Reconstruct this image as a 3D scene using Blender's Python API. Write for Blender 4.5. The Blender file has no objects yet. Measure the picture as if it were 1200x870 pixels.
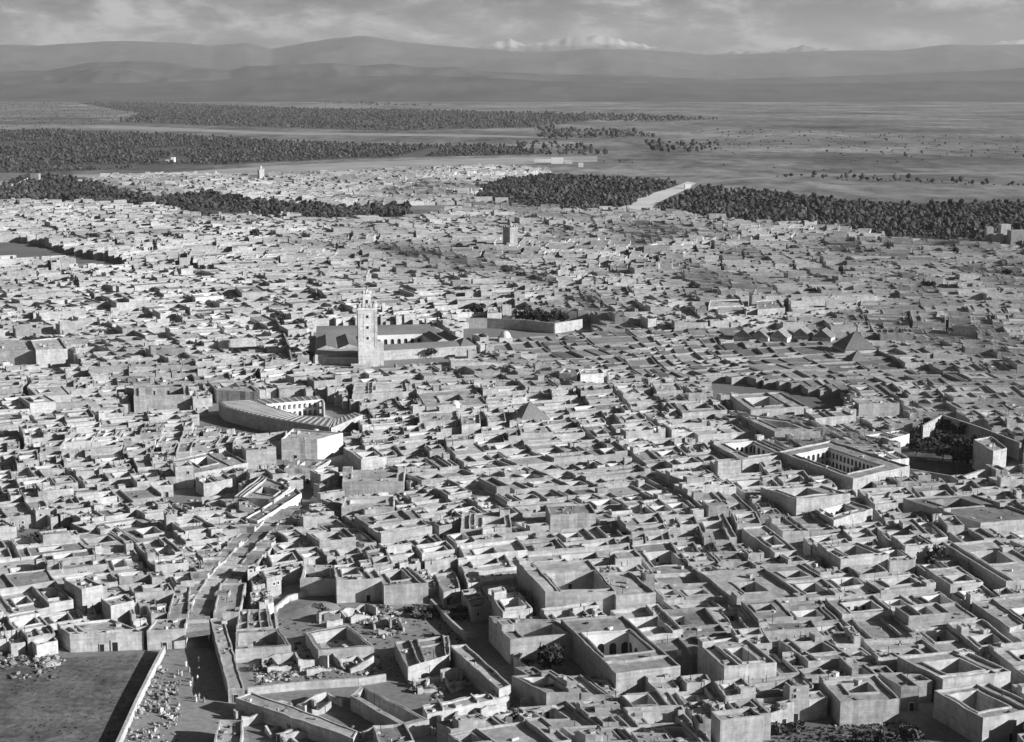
import bpy, math, random
from mathutils import Vector, noise
R = math.radians
# ------------------------------------------------------------------ camera, sky, sun, exposure
SC = bpy.context.scene
COL = SC.collection
F, CX, CY, YH, HCAM = 1800.0, 600.0, 435.0, 98.0, 165.0      # photograph is 1200 x 870
PITCH = math.atan((CY - YH) / F)
cam = bpy.data.cameras.new('camera'); camo = bpy.data.objects.new('camera', cam); COL.objects.link(camo)
cam.sensor_width = 36.0; cam.lens = 36.0 * F / 1200.0
cam.clip_start = 1.0; cam.clip_end = 200000.0
camo.location = (0, 0, HCAM); camo.rotation_euler = (math.pi / 2 - PITCH, 0, 0)
SC.camera = camo
SUN_EL, SUN_AZ = R(20.5), R(72)          # azimuth measured from straight behind the camera towards its right
SUNV = Vector((math.sin(SUN_AZ) * math.cos(SUN_EL), -math.cos(SUN_AZ) * math.cos(SUN_EL), math.sin(SUN_EL)))
W = bpy.data.worlds.new('World'); SC.world = W; W.use_nodes = True
def build_world():
    nt = W.node_tree; N = nt.nodes; L = nt.links; N.clear()
    def nd(t, **k):
        n = N.new(t)
        for a, b in k.items(): setattr(n, a, b)
        return n
    out = nd('ShaderNodeOutputWorld'); bg = nd('ShaderNodeBackground'); bg.inputs[1].default_value = 0.05
    sky = nd('ShaderNodeTexSky', sky_type='NISHITA', sun_disc=False, sun_elevation=SUN_EL,
             sun_rotation=math.pi - SUN_AZ)
    sky.dust_density = 1.0; sky.air_density = 1.0; sky.altitude = 400
    bw = nd('ShaderNodeSeparateColor'); L.new(sky.outputs[0], bw.inputs[0])     # monochrome film behind an orange filter: the red light of the sky
    tc = nd('ShaderNodeTexCoord')
    mp = nd('ShaderNodeMapping'); mp.inputs['Scale'].default_value = (17, 17, 52); L.new(tc.outputs['Generated'], mp.inputs[0])
    n1 = nd('ShaderNodeTexNoise'); n1.inputs['Scale'].default_value = 1.0; n1.inputs['Detail'].default_value = 8; n1.inputs['Roughness'].default_value = .64; n1.inputs['Distortion'].default_value = .25
    L.new(mp.outputs[0], n1.inputs[0])
    r1 = nd('ShaderNodeValToRGB'); e = r1.color_ramp.elements
    e[0].position = .40; e[0].color = (.13,) * 3 + (1,); e[1].position = .63; e[1].color = (1.5,) * 3 + (1,)
    m = e.new(.50); m.color = (.47,) * 3 + (1,)
    L.new(n1.outputs[0], r1.inputs[0])
    mul = nd('ShaderNodeMath', operation='MULTIPLY'); L.new(bw.outputs[0], mul.inputs[0]); L.new(r1.outputs[0], mul.inputs[1])
    L.new(mul.outputs[0], bg.inputs[0]); L.new(bg.outputs[0], out.inputs[0])
build_world()
sl = bpy.data.lights.new('sun', 'SUN'); sl.energy = 5.0; sl.angle = R(0.53); sl.color = (1, 1, 1)
so = bpy.data.objects.new('sun', sl); COL.objects.link(so)
so.rotation_euler = (-SUNV).to_track_quat('-Z', 'Y').to_euler(); so.location = (300, -100, 400)
VS = SC.view_settings; VS.view_transform = 'Standard'; VS.look = 'None'; VS.gamma = 1.0; VS.exposure = 0.68; VS.use_curve_mapping = False
SC.cycles.max_bounces = 4; SC.cycles.diffuse_bounces = 1; SC.cycles.volume_bounces = 0; SC.cycles.glossy_bounces = 1
SC.cycles.use_denoising = True
# ------------------------------------------------------------------ geometry of the view
cp, sp_ = math.cos(PITCH), math.sin(PITCH)
def ray(x, y):
    a, b = (x - CX), (CY - y)
    return Vector((a, F * cp + b * sp_, -F * sp_ + b * cp))
def P(x, y, z=0.0):                      # photograph pixel -> point on the level z
    d = ray(x, y); t = (z - HCAM) / d.z
    return (d.x * t, d.y * t)
def PX(X, Y, Z=0.0):                     # point -> photograph pixel
    dz = Z - HCAM
    w = Y * cp - dz * sp_; v = Y * sp_ + dz * cp
    if w < 1: w = 1
    return (CX + F * X / w, CY - F * v / w)
def at_dist(x, D, y=YH):                 # direction of a pixel column on the horizon, D metres out
    d = ray(x, y); s = D / d.y
    return d.x * s, D
def inpoly(x, y, poly):
    c = False; n = len(poly); j = n - 1
    for i in range(n):
        xi, yi = poly[i]; xj, yj = poly[j]
        if (yi > y) != (yj > y) and x < (xj - xi) * (y - yi) / (yj - yi) + xi: c = not c
        j = i
    return c
# ------------------------------------------------------------------ materials (monochrome: the photograph is)
def mat(name, base, var=.35, scale=.5, rough=.9, bump=.0, streak=0., big=.02, bandz=0., bigvar=.25, patch=0.):
    m = bpy.data.materials.new(name); m.use_nodes = True; nt = m.node_tree; N = nt.nodes; L = nt.links
    b = N['Principled BSDF']; b.inputs['Roughness'].default_value = rough
    b.inputs['Specular IOR Level'].default_value = .12
    geo = N.new('ShaderNodeNewGeometry')
    def nz(sc, det=5, vec=None, ro=.6):
        t = N.new('ShaderNodeTexNoise'); t.inputs['Scale'].default_value = sc; t.inputs['Detail'].default_value = det; t.inputs['Roughness'].default_value = ro
        L.new(vec or geo.outputs['Position'], t.inputs[0]); return t.outputs[0]
    def remap(s, lo, hi):
        r = N.new('ShaderNodeMapRange'); r.inputs[1].default_value = .3; r.inputs[2].default_value = .7
        r.inputs[3].default_value = lo; r.inputs[4].default_value = hi; L.new(s, r.inputs[0]); return r.outputs[0]
    def mul(a, c):
        k = N.new('ShaderNodeMath'); k.operation = 'MULTIPLY'; L.new(a, k.inputs[0])
        if isinstance(c, float): k.inputs[1].default_value = c
        else: L.new(c, k.inputs[1])
        return k.outputs[0]
    at = N.new('ShaderNodeAttribute'); at.attribute_name = 'tone'
    v = mul(at.outputs['Fac'], float(base))
    fine = nz(scale, 6)
    v = mul(v, remap(fine, 1 - var, 1 + var))
    v = mul(v, remap(nz(big, 3), 1 - bigvar, 1 + bigvar))
    if streak:
        mp = N.new('ShaderNodeMapping'); mp.inputs['Scale'].default_value = (1, 1, .12); L.new(geo.outputs['Position'], mp.inputs[0])
        v = mul(v, remap(nz(.9, 4, mp.outputs[0], .7), 1 - streak, 1 + streak * .6))
    if bandz:
        mp = N.new('ShaderNodeMapping'); mp.inputs['Scale'].default_value = (.05, .05, 1.3); L.new(geo.outputs['Position'], mp.inputs[0])
        v = mul(v, remap(nz(1.0, 2, mp.outputs[0]), 1 - bandz, 1 + bandz))
    if patch:                              # patched and fallen render
        r = N.new('ShaderNodeMapRange'); r.inputs[1].default_value = .53; r.inputs[2].default_value = .58; r.inputs[3].default_value = 1.; r.inputs[4].default_value = 1 - patch
        L.new(nz(.28, 4, None, .7), r.inputs[0]); v = mul(v, r.outputs[0])
        r = N.new('ShaderNodeMapRange'); r.inputs[1].default_value = .60; r.inputs[2].default_value = .64; r.inputs[3].default_value = 1.; r.inputs[4].default_value = 1 + patch * .8
        L.new(nz(.17, 5, None, .7), r.inputs[0]); v = mul(v, r.outputs[0])
    cmb = N.new('ShaderNodeCombineColor')
    for i in range(3): L.new(v, cmb.inputs[i])
    L.new(cmb.outputs[0], b.inputs['Base Color'])
    if bump:
        bp = N.new('ShaderNodeBump'); bp.inputs['Strength'].default_value = bump; bp.inputs['Distance'].default_value = .15
        L.new(fine, bp.inputs['Height']); L.new(bp.outputs[0], b.inputs['Normal'])
    return m
M = {}
M['wall'] = mat('mud_plaster_wall', .43, .19, .55, bump=.7, streak=.17, bandz=.12, big=.09, bigvar=.14, patch=.12)
M['white'] = mat('whitewash', .62, .10, .6, bump=.3, streak=.10, bandz=.04)
M['roof'] = mat('earth_roof', .38, .26, .4, bump=.8, big=.14, bigvar=.22, patch=.2)
M['court'] = mat('courtyard_paving', .30, .2, .5)
M['tile'] = mat('glazed_roof_tile', .19, .2, .8, rough=.6, bump=.4)
M['reed'] = mat('reed_matting', .33, .35, 1.2, bump=.8)
M['wood'] = mat('dark_wood', .03, .3, 1.5)
M['stone'] = mat('rubble_stone', .42, .35, .8)
M['leaf'] = mat('foliage', .055, .4, .5, rough=.8)
M['bark'] = mat('bark', .08, .3, 2)
M['dry'] = mat('dry_brush', .10, .4, .6, rough=.9)
M['cloth'] = mat('cloth', .5, .2, 2)
# ------------------------------------------------------------------ mesh building
class MB:
    def __init__(s): s.v = []; s.f = []; s.m = []; s.t = []; s.mats = []; s.key = {}
    def mi(s, k):
        if k not in s.key: s.key[k] = len(s.mats); s.mats.append(M[k])
        return s.key[k]
    def face(s, pts, k, tone=1.):
        n = len(s.v); s.v.extend(pts); s.f.append(tuple(range(n, n + len(pts)))); s.m.append(s.mi(k)); s.t.append(tone)
    def add(s, V, Fc, k, tone=1.):
        n = len(s.v); s.v.extend(V); i = s.mi(k)
        for f in Fc: s.f.append(tuple(q + n for q in f)); s.m.append(i); s.t.append(tone)
    def prism(s, base, z0, z1, k, tone=1., ktop=None, bottom=False, z1s=None):
        n = len(base); z1s = z1s or [z1] * n
        a = sum(base[i][0] * base[(i + 1) % n][1] - base[(i + 1) % n][0] * base[i][1] for i in range(n))
        if a < 0: base = base[::-1]; z1s = z1s[::-1]
        for i in range(n):
            j = (i + 1) % n
            s.face([(*base[i], z0), (*base[j], z0), (*base[j], z1s[j]), (*base[i], z1s[i])], k, tone)
        s.face([(*base[i], z1s[i]) for i in range(n)], ktop or k, tone)
        if bottom: s.face([(*p, z0) for p in base[::-1]], k, tone)
    def bar(s, p, q, w, z0, z1, k, tone=1.):
        dx, dy = q[0] - p[0], q[1] - p[1]; l = math.hypot(dx, dy) or 1; nx, ny = -dy / l * w / 2, dx / l * w / 2
        s.prism([(p[0] - nx, p[1] - ny), (q[0] - nx, q[1] - ny), (q[0] + nx, q[1] + ny), (p[0] + nx, p[1] + ny)], z0, z1, k, tone, bottom=z0 > .01)
    def build(s, name, parent=None, base=(0, 0, 0), smooth=False):
        me = bpy.data.meshes.new(name)
        bx, by, bz = base
        me.from_pydata([(a - bx, b - by, c - bz) for a, b, c in s.v] if any(base) else s.v, [], s.f)
        for m in s.mats: me.materials.append(m)
        if len(s.mats) > 1: me.polygons.foreach_set('material_index', s.m)
        at = me.attributes.new('tone', 'FLOAT', 'FACE'); at.data.foreach_set('value', s.t)
        if smooth: me.polygons.foreach_set('use_smooth', [True] * len(s.f))
        me.update()
        o = bpy.data.objects.new(name, me); COL.objects.link(o)
        if parent is not None: o.parent = parent
        return o
def tag(o, label=None, cat=None, group=None, kind=None):
    if label: o['label'] = label
    if cat: o['category'] = cat
    if group: o['group'] = group
    if kind: o['kind'] = kind
    return o
def thing(name, label, cat, loc=(0, 0, 0), group=None):
    o = bpy.data.objects.new(name, None); COL.objects.link(o); o.location = loc; o.empty_display_size = 2
    return tag(o, label, cat, group)
# ------------------------------------------------------------------ stepped flat-roofed houses
def centroid(q): return (sum(p[0] for p in q) / len(q), sum(p[1] for p in q) / len(q))
def lerp2(q, u, v):
    a, b, c, d = q
    x = a[0] * (1 - u) * (1 - v) + b[0] * u * (1 - v) + c[0] * u * v + d[0] * (1 - u) * v
    y = a[1] * (1 - u) * (1 - v) + b[1] * u * (1 - v) + c[1] * u * v + d[1] * (1 - u) * v
    return x, y
def sqr(c, r, ang): return [(c[0] + r * math.sqrt(2) * math.cos(ang + math.pi / 4 + i * math.pi / 2), c[1] + r * math.sqrt(2) * math.sin(ang + math.pi / 4 + i * math.pi / 2)) for i in (2, 3, 0, 1)]
def inv2(q, x, y):
    u = v = .5
    for _ in range(12):
        p = lerp2(q, u, v); e = 1e-4
        pu = lerp2(q, u + e, v); pv = lerp2(q, u, v + e)
        a, b = (pu[0] - p[0]) / e, (pv[0] - p[0]) / e; c, d = (pu[1] - p[1]) / e, (pv[1] - p[1]) / e
        det = a * d - b * c
        if abs(det) < 1e-9: break
        rx, ry = x - p[0], y - p[1]
        u += (d * rx - b * ry) / det; v += (a * ry - c * rx) / det
    return u, v
def qsize(q):
    w = (math.dist(q[0], q[1]) + math.dist(q[3], q[2])) / 2; d = (math.dist(q[0], q[3]) + math.dist(q[1], q[2])) / 2
    return w, d
def stepped(q, regions, tones, sinks, th=.42, fine=False):
    """q: four ground corners FL FR BR BL; regions (u0,v0,u1,v1,level,rim,cls) painted in order; sinks: class -> MB"""
    w, d = qsize(q); tu, tv = th / w, th / d
    us = {0., 1.}; vs = {0., 1.}
    for (u0, v0, u1, v1, lv, rim, cl) in regions:
        us |= {u0, u1}; vs |= {v0, v1}
        if rim: us |= {u0 + tu, u1 - tu}; vs |= {v0 + tv, v1 - tv}
    if fine:
        for st, L_ in ((us, w), (vs, d)):
            ref = sorted(st)
            for a, e in zip(ref, ref[1:]):
                k = int((e - a) * L_ / 3.6)
                for i in range(1, k + 1): st.add(a + (e - a) * i / (k + 1))
    def clean(s):
        s = sorted(x for x in s if -1e-6 <= x <= 1 + 1e-6); o = [s[0]]
        for x in s[1:]:
            if x - o[-1] > 2e-3: o.append(x)
        o[-1] = 1.; return o
    us, vs = clean(us), clean(vs); nu, nv = len(us) - 1, len(vs) - 1
    Hh = [[0] * nu for _ in range(nv)]; C = [['r'] * nu for _ in range(nv)]
    for j in range(nv):
        vm = (vs[j] + vs[j + 1]) / 2
        for i in range(nu):
            um = (us[i] + us[i + 1]) / 2
            for (u0, v0, u1, v1, lv, rim, cl) in regions:
                if u0 <= um <= u1 and v0 <= vm <= v1:
                    if rim and (um < u0 + tu or um > u1 - tu or vm < v0 + tv or vm > v1 - tv):
                        Hh[j][i] = lv + rim; C[j][i] = 'p'
                    else: Hh[j][i] = lv; C[j][i] = cl
    def wob(p):
        n = noise.noise(Vector((p[0] * .31, p[1] * .31, 1.))); m = noise.noise(Vector((p[0] * .31, p[1] * .31, 7.)))
        return (p[0] + WB * n, p[1] + WB * m)
    WB = .34 if fine else .22
    def Z(p, z):
        if z < 1.2: return z
        return z + (.30 if fine else .2) * noise.noise(Vector((p[0] * .19, p[1] * .19, z * .4)))
    pt = [[wob(lerp2(q, u, v)) for u in us] for v in vs]
    kt = {'r': 'roof', 'p': 'wall', 'c': 'court', 'm': 'roof', 'n': 'roof', 'q': 'roof'}
    for j in range(nv):                        # tops
        i = 0
        while i < nu:
            k = i + 1
            while not fine and k < nu and Hh[j][k] == Hh[j][i] and C[j][k] == C[j][i]: k += 1
            z = Hh[j][i]; c = C[j][i]
            sinks[c].face([(*p, Z(p, z)) for p in (pt[j][i], pt[j][k], pt[j + 1][k], pt[j + 1][i])], kt[c], tones[c])
            i = k
    def side(ca, za, cb, zb, p0, p1):          # wall between two cells; p0->p1 with the first cell on its left side
        if za == zb: return
        if za > zb: hi, lo, c, o, a, b = za, zb, ca, cb, p0, p1
        else: hi, lo, c, o, a, b = zb, za, cb, ca, p1, p0
        if o == 'o': s, k, t = 'w', 'wall', tones['w']
        elif o == 'c': s, k, t = 'c', ('white' if tones['k'] else 'wall'), tones['cw']
        elif c in 'mnq': s, k, t = c, 'wall', tones['w']
        else: s, k, t = ('p' if c == 'p' else 'w'), 'wall', tones['w']
        # faces look away from the high cell
        sinks[s].face([(*b, Z(b, lo)), (*a, Z(a, lo)), (*a, Z(a, hi)), (*b, Z(b, hi))], k, t)
    for j in range(nv + 1):                    # edges running along u: below cell j-1, above cell j
        i = 0
        while i < nu:
            def ab(i): return ((C[j - 1][i], Hh[j - 1][i]) if j > 0 else ('o', 0.), (C[j][i], Hh[j][i]) if j < nv else ('o', 0.))
            g = ab(i); k = i + 1
            while not fine and k < nu and ab(k) == g: k += 1
            (cb, zb), (ca, za) = g
            side(ca, za, cb, zb, pt[j][i], pt[j][k]); i = k
    for i in range(nu + 1):
        j = 0
        while j < nv:
            def ab2(j): return ((C[j][i - 1], Hh[j][i - 1]) if i > 0 else ('o', 0.), (C[j][i], Hh[j][i]) if i < nu else ('o', 0.))
            g = ab2(j); k = j + 1
            while not fine and k < nv and ab2(k) == g: k += 1
            (cl, zl), (cr, zr) = g
            side(cl, zl, cr, zr, pt[j][i], pt[k][i]); j = k
def plan(rng, w, d, h, lod, court='auto', low=False):
    """regions of a house and a short description of what can be seen on it"""
    ph = rng.choice((.4, .7, .9, 1.2)) if lod < 2 else .7
    reg = [(0, 0, 1, 1, h, ph if lod < 3 else 0, 'r')]; info = {'rooms': 0, 'court': False, 'white': rng.random() < .5}
    if low:
        if lod < 2 and rng.random() < .5: reg.append((0, 0, rng.uniform(.3, .7), 1, h + rng.uniform(.3, .8), 0, 'r'))
        return reg, info
    big = w > 8. and d > 8.
    if rng.random() < (.55 if big else .35):       # terraces at different levels
        s = rng.choice('LRBF'); a = rng.uniform(.22, .40); dz = rng.choice((-.9, .8, 1.1, 2.2, -1.4))
        r = {'L': (0, 0, a, 1), 'R': (1 - a, 0, 1, 1), 'B': (0, 1 - a, 1, 1), 'F': (0, 0, 1, a)}[s]
        if dz > 2: info['rooms'] += 1
        reg.append((*r, h + dz, ph * .8 if lod < 3 else 0, 'r' if dz < 2 else 'q'))
    if court == 'auto': court = w > 6.2 and d > 6.2 and rng.random() < (.92 if big else .6)
    if court:
        if court is True:
            cw = min(.66, max(.34, rng.uniform(3.2, 9. + w * .15) / w)); cd = min(.66, max(.34, rng.uniform(3.2, 8.5) / d))
            u0 = rng.uniform(.14, max(.15, .86 - cw)); v0 = rng.uniform(.12, max(.13, .88 - cd)); cr = (u0, v0, u0 + cw, v0 + cd)
        else: cr = court
        info['court'] = cr
        if lod < 2:
            tu, tv = .42 / w, .42 / d
            reg.append((cr[0] - tu, cr[1] - tv, cr[2] + tu, cr[3] + tv, h + rng.choice((.3, .3, .6, 1.0)), 0, 'p'))
        reg.append((*cr, max(.25, h - rng.uniform(3.2, 7.)), 0, 'c'))
    n = rng.choice((0, 0, 0, 1, 1, 2)) if big else (1 if rng.random() < .2 else 0)
    if not (court and court is not True and n > 1):
        for kk in range(n):
            a, b = rng.uniform(2.2, 4.6) / w, rng.uniform(2.2, 4.6) / d
            u0 = rng.choice((0, 1 - a)); v0 = rng.choice((0, 1 - b, rng.uniform(0, 1 - b)))
            if info['court'] and not (u0 + a < info['court'][0] - .04 or u0 > info['court'][2] + .04 or v0 + b < info['court'][1] - .04 or v0 > info['court'][3] + .04): continue
            reg.append((u0, v0, u0 + a, v0 + b, h + rng.choice((1.2, 1.6, 2.2, 2.7)), .2 if lod < 1 else 0, 'mn'[kk])); info['rooms'] += 1
    if lod < 2 and big:                            # walls dividing the terrace
        for _ in range(rng.choice((0, 1, 1, 2))):
            u = rng.uniform(.12, .88)
            if not info['court'] or u < info['court'][0] - .06 or u > info['court'][2] + .06:
                reg.append((u, 0, u + .4 / w, 1, h + rng.uniform(.6, 1.3), 0, 'p'))
    return reg, info
def tones_for(rng, white=False):
    t = rng.gauss(1., .13); t = min(1.35, max(.68, t)); rt = min(1.4, max(.55, t * rng.gauss(1., .18)))
    return {'r': rt, 'p': t * 1.06, 'c': rng.uniform(.8, 1.3), 'm': rt * 1.05, 'n': rt * 1.08, 'q': rt * .95, 'w': t, 'cw': (rng.uniform(.85, 1.1) if white else t * 1.1), 'k': white}
def house_object(name, q, reg, tones, label, cat, group, info, rng, doors=True):
    c = centroid(q); base = (c[0], c[1], 0)
    root = thing(name, label, cat, base, group)
    S = {k: MB() for k in 'rpcmnqw'}
    stepped(q, reg, tones, S, fine=True)
    names = {'w': 'wall', 'r': 'roof', 'p': 'parapet', 'c': 'courtyard', 'm': 'roof_room', 'n': 'roof_room', 'q': 'roof_room'}
    for k in 'wrpcmnq':
        if S[k].f: S[k].build(names[k], root, base)
    w, d = qsize(q)
    if doors:
        h = reg[0][4]
        def slab(p, n, wd, z0, z1, nm):
            tx, ty = -n[1], n[0]; b = MB()
            a = (p[0] - tx * wd / 2, p[1] - ty * wd / 2); e = (p[0] + tx * wd / 2, p[1] + ty * wd / 2)
            b.bar((a[0] + n[0] * .06, a[1] + n[1] * .06), (e[0] + n[0] * .06, e[1] + n[1] * .06), .12, z0 + .02, z1, 'wood'); o = b.build(nm, root, base)
            b = MB(); k = .22; b.bar((a[0] - tx * k, a[1] - ty * k), (e[0] + tx * k, e[1] + ty * k), .14, max(0.01, z0 - (k if nm == 'window' else 0)), z1 + k, 'white', .9); b.build('frame', o, base)
        def nrm(a, b):
            dx, dy = b[0] - a[0], b[1] - a[1]; l = math.hypot(dx, dy); return (dy / l, -dx / l)
        if rng.random() < .45:
            u = rng.uniform(.15, .85); n = nrm(q[0], q[1]); slab(lerp2(q, u, 0), n, 1.2, 0, 2.2, 'door')
        if info['rooms'] == 0 and rng.random() < .3:
            n = nrm(q[0], q[1])
            for _ in range(rng.choice((1, 2))): slab(lerp2(q, rng.uniform(.1, .9), 0), n, .7, h - 2.0, h - 1.1, 'window')
        if info['court']:
            cr = info['court']; fl = min(r[4] for r in reg if r[6] == 'c')
            n = nrm(q[3], q[2]); k = rng.choice((1, 2, 3))
            cw = (cr[2] - cr[0]) * w
            for i in range(k):
                if cw < 3 and k > 1: continue
                u = cr[0] + (cr[2] - cr[0]) * (i + 1) / (k + 1); p = lerp2(q, u, cr[3])
                slab(p, n, 1.1, fl, fl + 2.3, 'door')
    return root
# ------------------------------------------------------------------ arcades with real openings
def arcade(mb, p, q, z0, z1, n, k='white', tone=1., open_w=.62, spring=.5, th=.5, rows=1):
    """wall from p to q (seen from its right-hand side) pierced by n round arches per row"""
    dx, dy = q[0] - p[0], q[1] - p[1]; l = math.hypot(dx, dy); ux, uy = dx / l, dy / l; nx, ny = -uy * th, ux * th
    hh = (z1 - z0) / rows
    def pt(s, z, b): return (p[0] + ux * s + nx * b, p[1] + uy * s + ny * b, z)
    for rw in range(rows):
        a0 = z0 + rw * hh; a1 = a0 + hh
        bw = l / n; ow = bw * open_w; r = ow / 2; zs = a0 + hh * spring
        r_z = min(r, a1 - zs - .25)
        for i in range(n):
            s0 = i * bw; c = s0 + bw / 2; L_, R_ = c - r, c + r
            arc = [(c - r * math.cos(math.pi * t / 8), zs + r_z * math.sin(math.pi * t / 8)) for t in range(9)]
            for b in (0, 1):
                def fc(pts):
                    P3 = [pt(s, z, b) for s, z in pts]; mb.face(P3 if b == 0 else P3[::-1], k, tone)
                fc([(s0, a0), (L_, a0), (L_, zs), (s0, zs)]); fc([(R_, a0), (s0 + bw, a0), (s0 + bw, zs), (R_, zs)])
                fc([(s0, zs), (L_, zs), (L_, a1), (s0, a1)]); fc([(R_, zs), (s0 + bw, zs), (s0 + bw, a1), (R_, a1)])
                for t in range(8):
                    fc([arc[t], arc[t + 1], (arc[t + 1][0], a1), (arc[t][0], a1)])
            path = [(L_, a0)] + arc + [(R_, a0)]
            for t in range(len(path) - 1):
                mb.face([pt(*path[t], 0), pt(*path[t], 1), pt(*path[t + 1], 1), pt(*path[t + 1], 0)], k, tone)
    mb.face([pt(0, z1, 0), pt(l, z1, 0), pt(l, z1, 1), pt(0, z1, 1)], k, tone)
# ------------------------------------------------------------------ the setting: ground, hills, mountains
def ground_material():
    m = bpy.data.materials.new('dry_plain'); m.use_nodes = True; nt = m.node_tree; N = nt.nodes; L = nt.links
    b = N['Principled BSDF']; b.inputs['Roughness'].default_value = .95; b.inputs['Specular IOR Level'].default_value = .05
    geo = N.new('ShaderNodeNewGeometry')
    def nz(sc, det, ro=.6, mapsc=None):
        t = N.new('ShaderNodeTexNoise'); t.inputs['Scale'].default_value = sc; t.inputs['Detail'].default_value = det; t.inputs['Roughness'].default_value = ro
        s = geo.outputs['Position']
        if mapsc:
            mp = N.new('ShaderNodeMapping'); mp.inputs['Scale'].default_value = mapsc; L.new(s, mp.inputs[0]); s = mp.outputs[0]
        L.new(s, t.inputs[0]); return t.outputs[0]
    def ramp(s, pts):
        r = N.new('ShaderNodeValToRGB'); e = r.color_ramp.elements
        e[0].position, e[1].position = pts[0][0], pts[-1][0]
        e[0].color = (pts[0][1],) * 3 + (1,); e[1].color = (pts[-1][1],) * 3 + (1,)
        for p, c in pts[1:-1]: e.new(p).color = (c,) * 3 + (1,)
        L.new(s, r.inputs[0]); return r.outputs[0]
    def mul(a, c):
        k = N.new('ShaderNodeMix'); k.data_type = 'RGBA'; k.blend_type = 'MULTIPLY'; k.inputs[0].default_value = 1
        L.new(a, k.inputs[6]); L.new(c, k.inputs[7]); return k.outputs[2]
    a = ramp(nz(.0011, 8, .62), [(.33, .12), (.47, .20), (.56, .25), (.68, .33)])
    f = ramp(nz(.0042, 5, .7, (1, .45, 1)), [(.35, .62), (.5, 1.), (.64, 1.25)])
    g = mul(ramp(nz(.25, 6, .65), [(.3, .75), (.7, 1.2)]), ramp(nz(.022, 5, .7, (1, .5, 1)), [(.36, .6), (.5, 1.), (.62, 1.25)]))
    vo = N.new('ShaderNodeTexVoronoi'); vo.inputs['Scale'].default_value = .0035; vo.inputs['Randomness'].default_value = .9
    mp = N.new('ShaderNodeMapping'); mp.inputs['Scale'].default_value = (1, .6, 1); mp.inputs['Rotation'].default_value = (0, 0, .5)
    L.new(geo.outputs['Position'], mp.inputs[0]); L.new(mp.outputs[0], vo.inputs[0])
    sep = N.new('ShaderNodeSeparateColor'); L.new(vo.outputs['Color'], sep.inputs[0])
    v = ramp(sep.outputs[0], [(0, .78), (.5, 1.), (1, 1.16)])
    L.new(mul(mul(mul(a, f), g), v), b.inputs['Base Color'])
    return m
M['ground'] = ground_material()
def plain_mat(name, base, var, scale, big=.01, bigvar=.2, bump=.3): return mat(name, base, var, scale, bump=bump, big=big, bigvar=bigvar)
M['sand'] = plain_mat('bare_sandy_earth', .30, .15, .4)
M['dust'] = plain_mat('trodden_earth', .22, .22, .5)
M['grass'] = plain_mat('rough_grass', .10, .42, .5, .09, .45, 1.)
M['grove_earth'] = plain_mat('dark_grove_earth', .10, .3, .1, .01, .3)  # darker earth, laid under the groves so gaps between trees stay dark
M['road'] = plain_mat('white_dust_road', .42, .12, .2)
gm = MB(); gm.face([(-60500, -2500, 0), (60500, -2500, 0), (60500, 60500, 0), (-60500, 60500, 0)], 'ground')
tag(gm.build('ground'), kind='structure')
def sheet(name, pts, k, z, tone=1.):
    b = MB(); b.face([(*P(x, y), z) for x, y in pts], k, tone); return tag(b.build(name), kind='structure')
sheet('city_ground', [(-260, 244), (110, 240), (240, 258), (480, 258), (600, 244), (740, 250), (800, 252), (940, 264), (1060, 284), (1450, 292), (2100, 900), (2100, 1400), (-900, 1400), (-900, 900)], 'dust', .004)
sheet('far_quarter_ground', [(70, 214), (150, 203), (300, 206), (430, 200), (545, 195), (600, 212), (585, 238), (480, 243), (300, 238), (200, 232), (110, 222)], 'dust', .004)
sheet('outer_road', [(-60, 219), (80, 205), (200, 202.5), (330, 194), (520, 186.5), (700, 183), (700, 189.5), (520, 196), (430, 199.5), (300, 205), (150, 208.5), (60, 213), (-60, 228)], 'road', .022, .9)
sheet('cross_country_track', [(130, 147), (330, 155), (560, 158), (700, 163), (560, 160.5), (330, 158), (100, 150)], 'road', .008, .8)
sheet('farm_track', [(460, 187), (510, 176), (520, 177), (475, 188)], 'road', .008, .7)
sheet('sandy_road', [(716, 250), (742, 233), (788, 220), (806, 213), (816, 215), (800, 224), (772, 237), (756, 250)], 'road', .026, 1.5)
sheet('plain_road', [(806, 214), (860, 209), (960, 204), (1300, 200), (1300, 201.5), (960, 206.5), (860, 211.5), (812, 216)], 'sand', .010, .9)
sheet('grass_field', [(-40, 764), (60, 772), (190, 765), (150, 845), (125, 900), (-120, 900)], 'grass', .012, 1.5)
sheet('open_street', [(196, 766), (216, 760), (245, 760), (262, 790), (285, 835), (300, 900), (130, 900), (160, 845)], 'dust', .014, 1.25)
sheet('rubble_yard_ground', [(320, 700), (395, 708), (452, 708), (505, 712), (545, 722), (560, 745), (470, 800), (440, 800), (300, 812), (285, 770), (322, 735)], 'dust', .014, 1.15)
sheet('scrub_ground', [(905, 872), (935, 848), (1010, 846), (1060, 842), (1090, 870), (1150, 910), (880, 910)], 'dust', .014, .8)
sheet('walled_garden_ground', [(1050, 512), (1102, 497), (1195, 532), (1150, 572), (1062, 556)], 'grass', .014, .9)
sheet('open_yard', [(828, 448), (905, 454), (994, 471), (990, 495), (905, 488), (830, 472)], 'dust', .014, .8)
sheet('open_square', [(60, 317), (100, 309), (165, 311), (150, 321), (70, 324)], 'sand', .014)
sheet('cemetery_field', [(-30, 284), (40, 280), (90, 290), (128, 300), (110, 308), (20, 314), (-30, 316)], 'dust', .016, .75)
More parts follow.
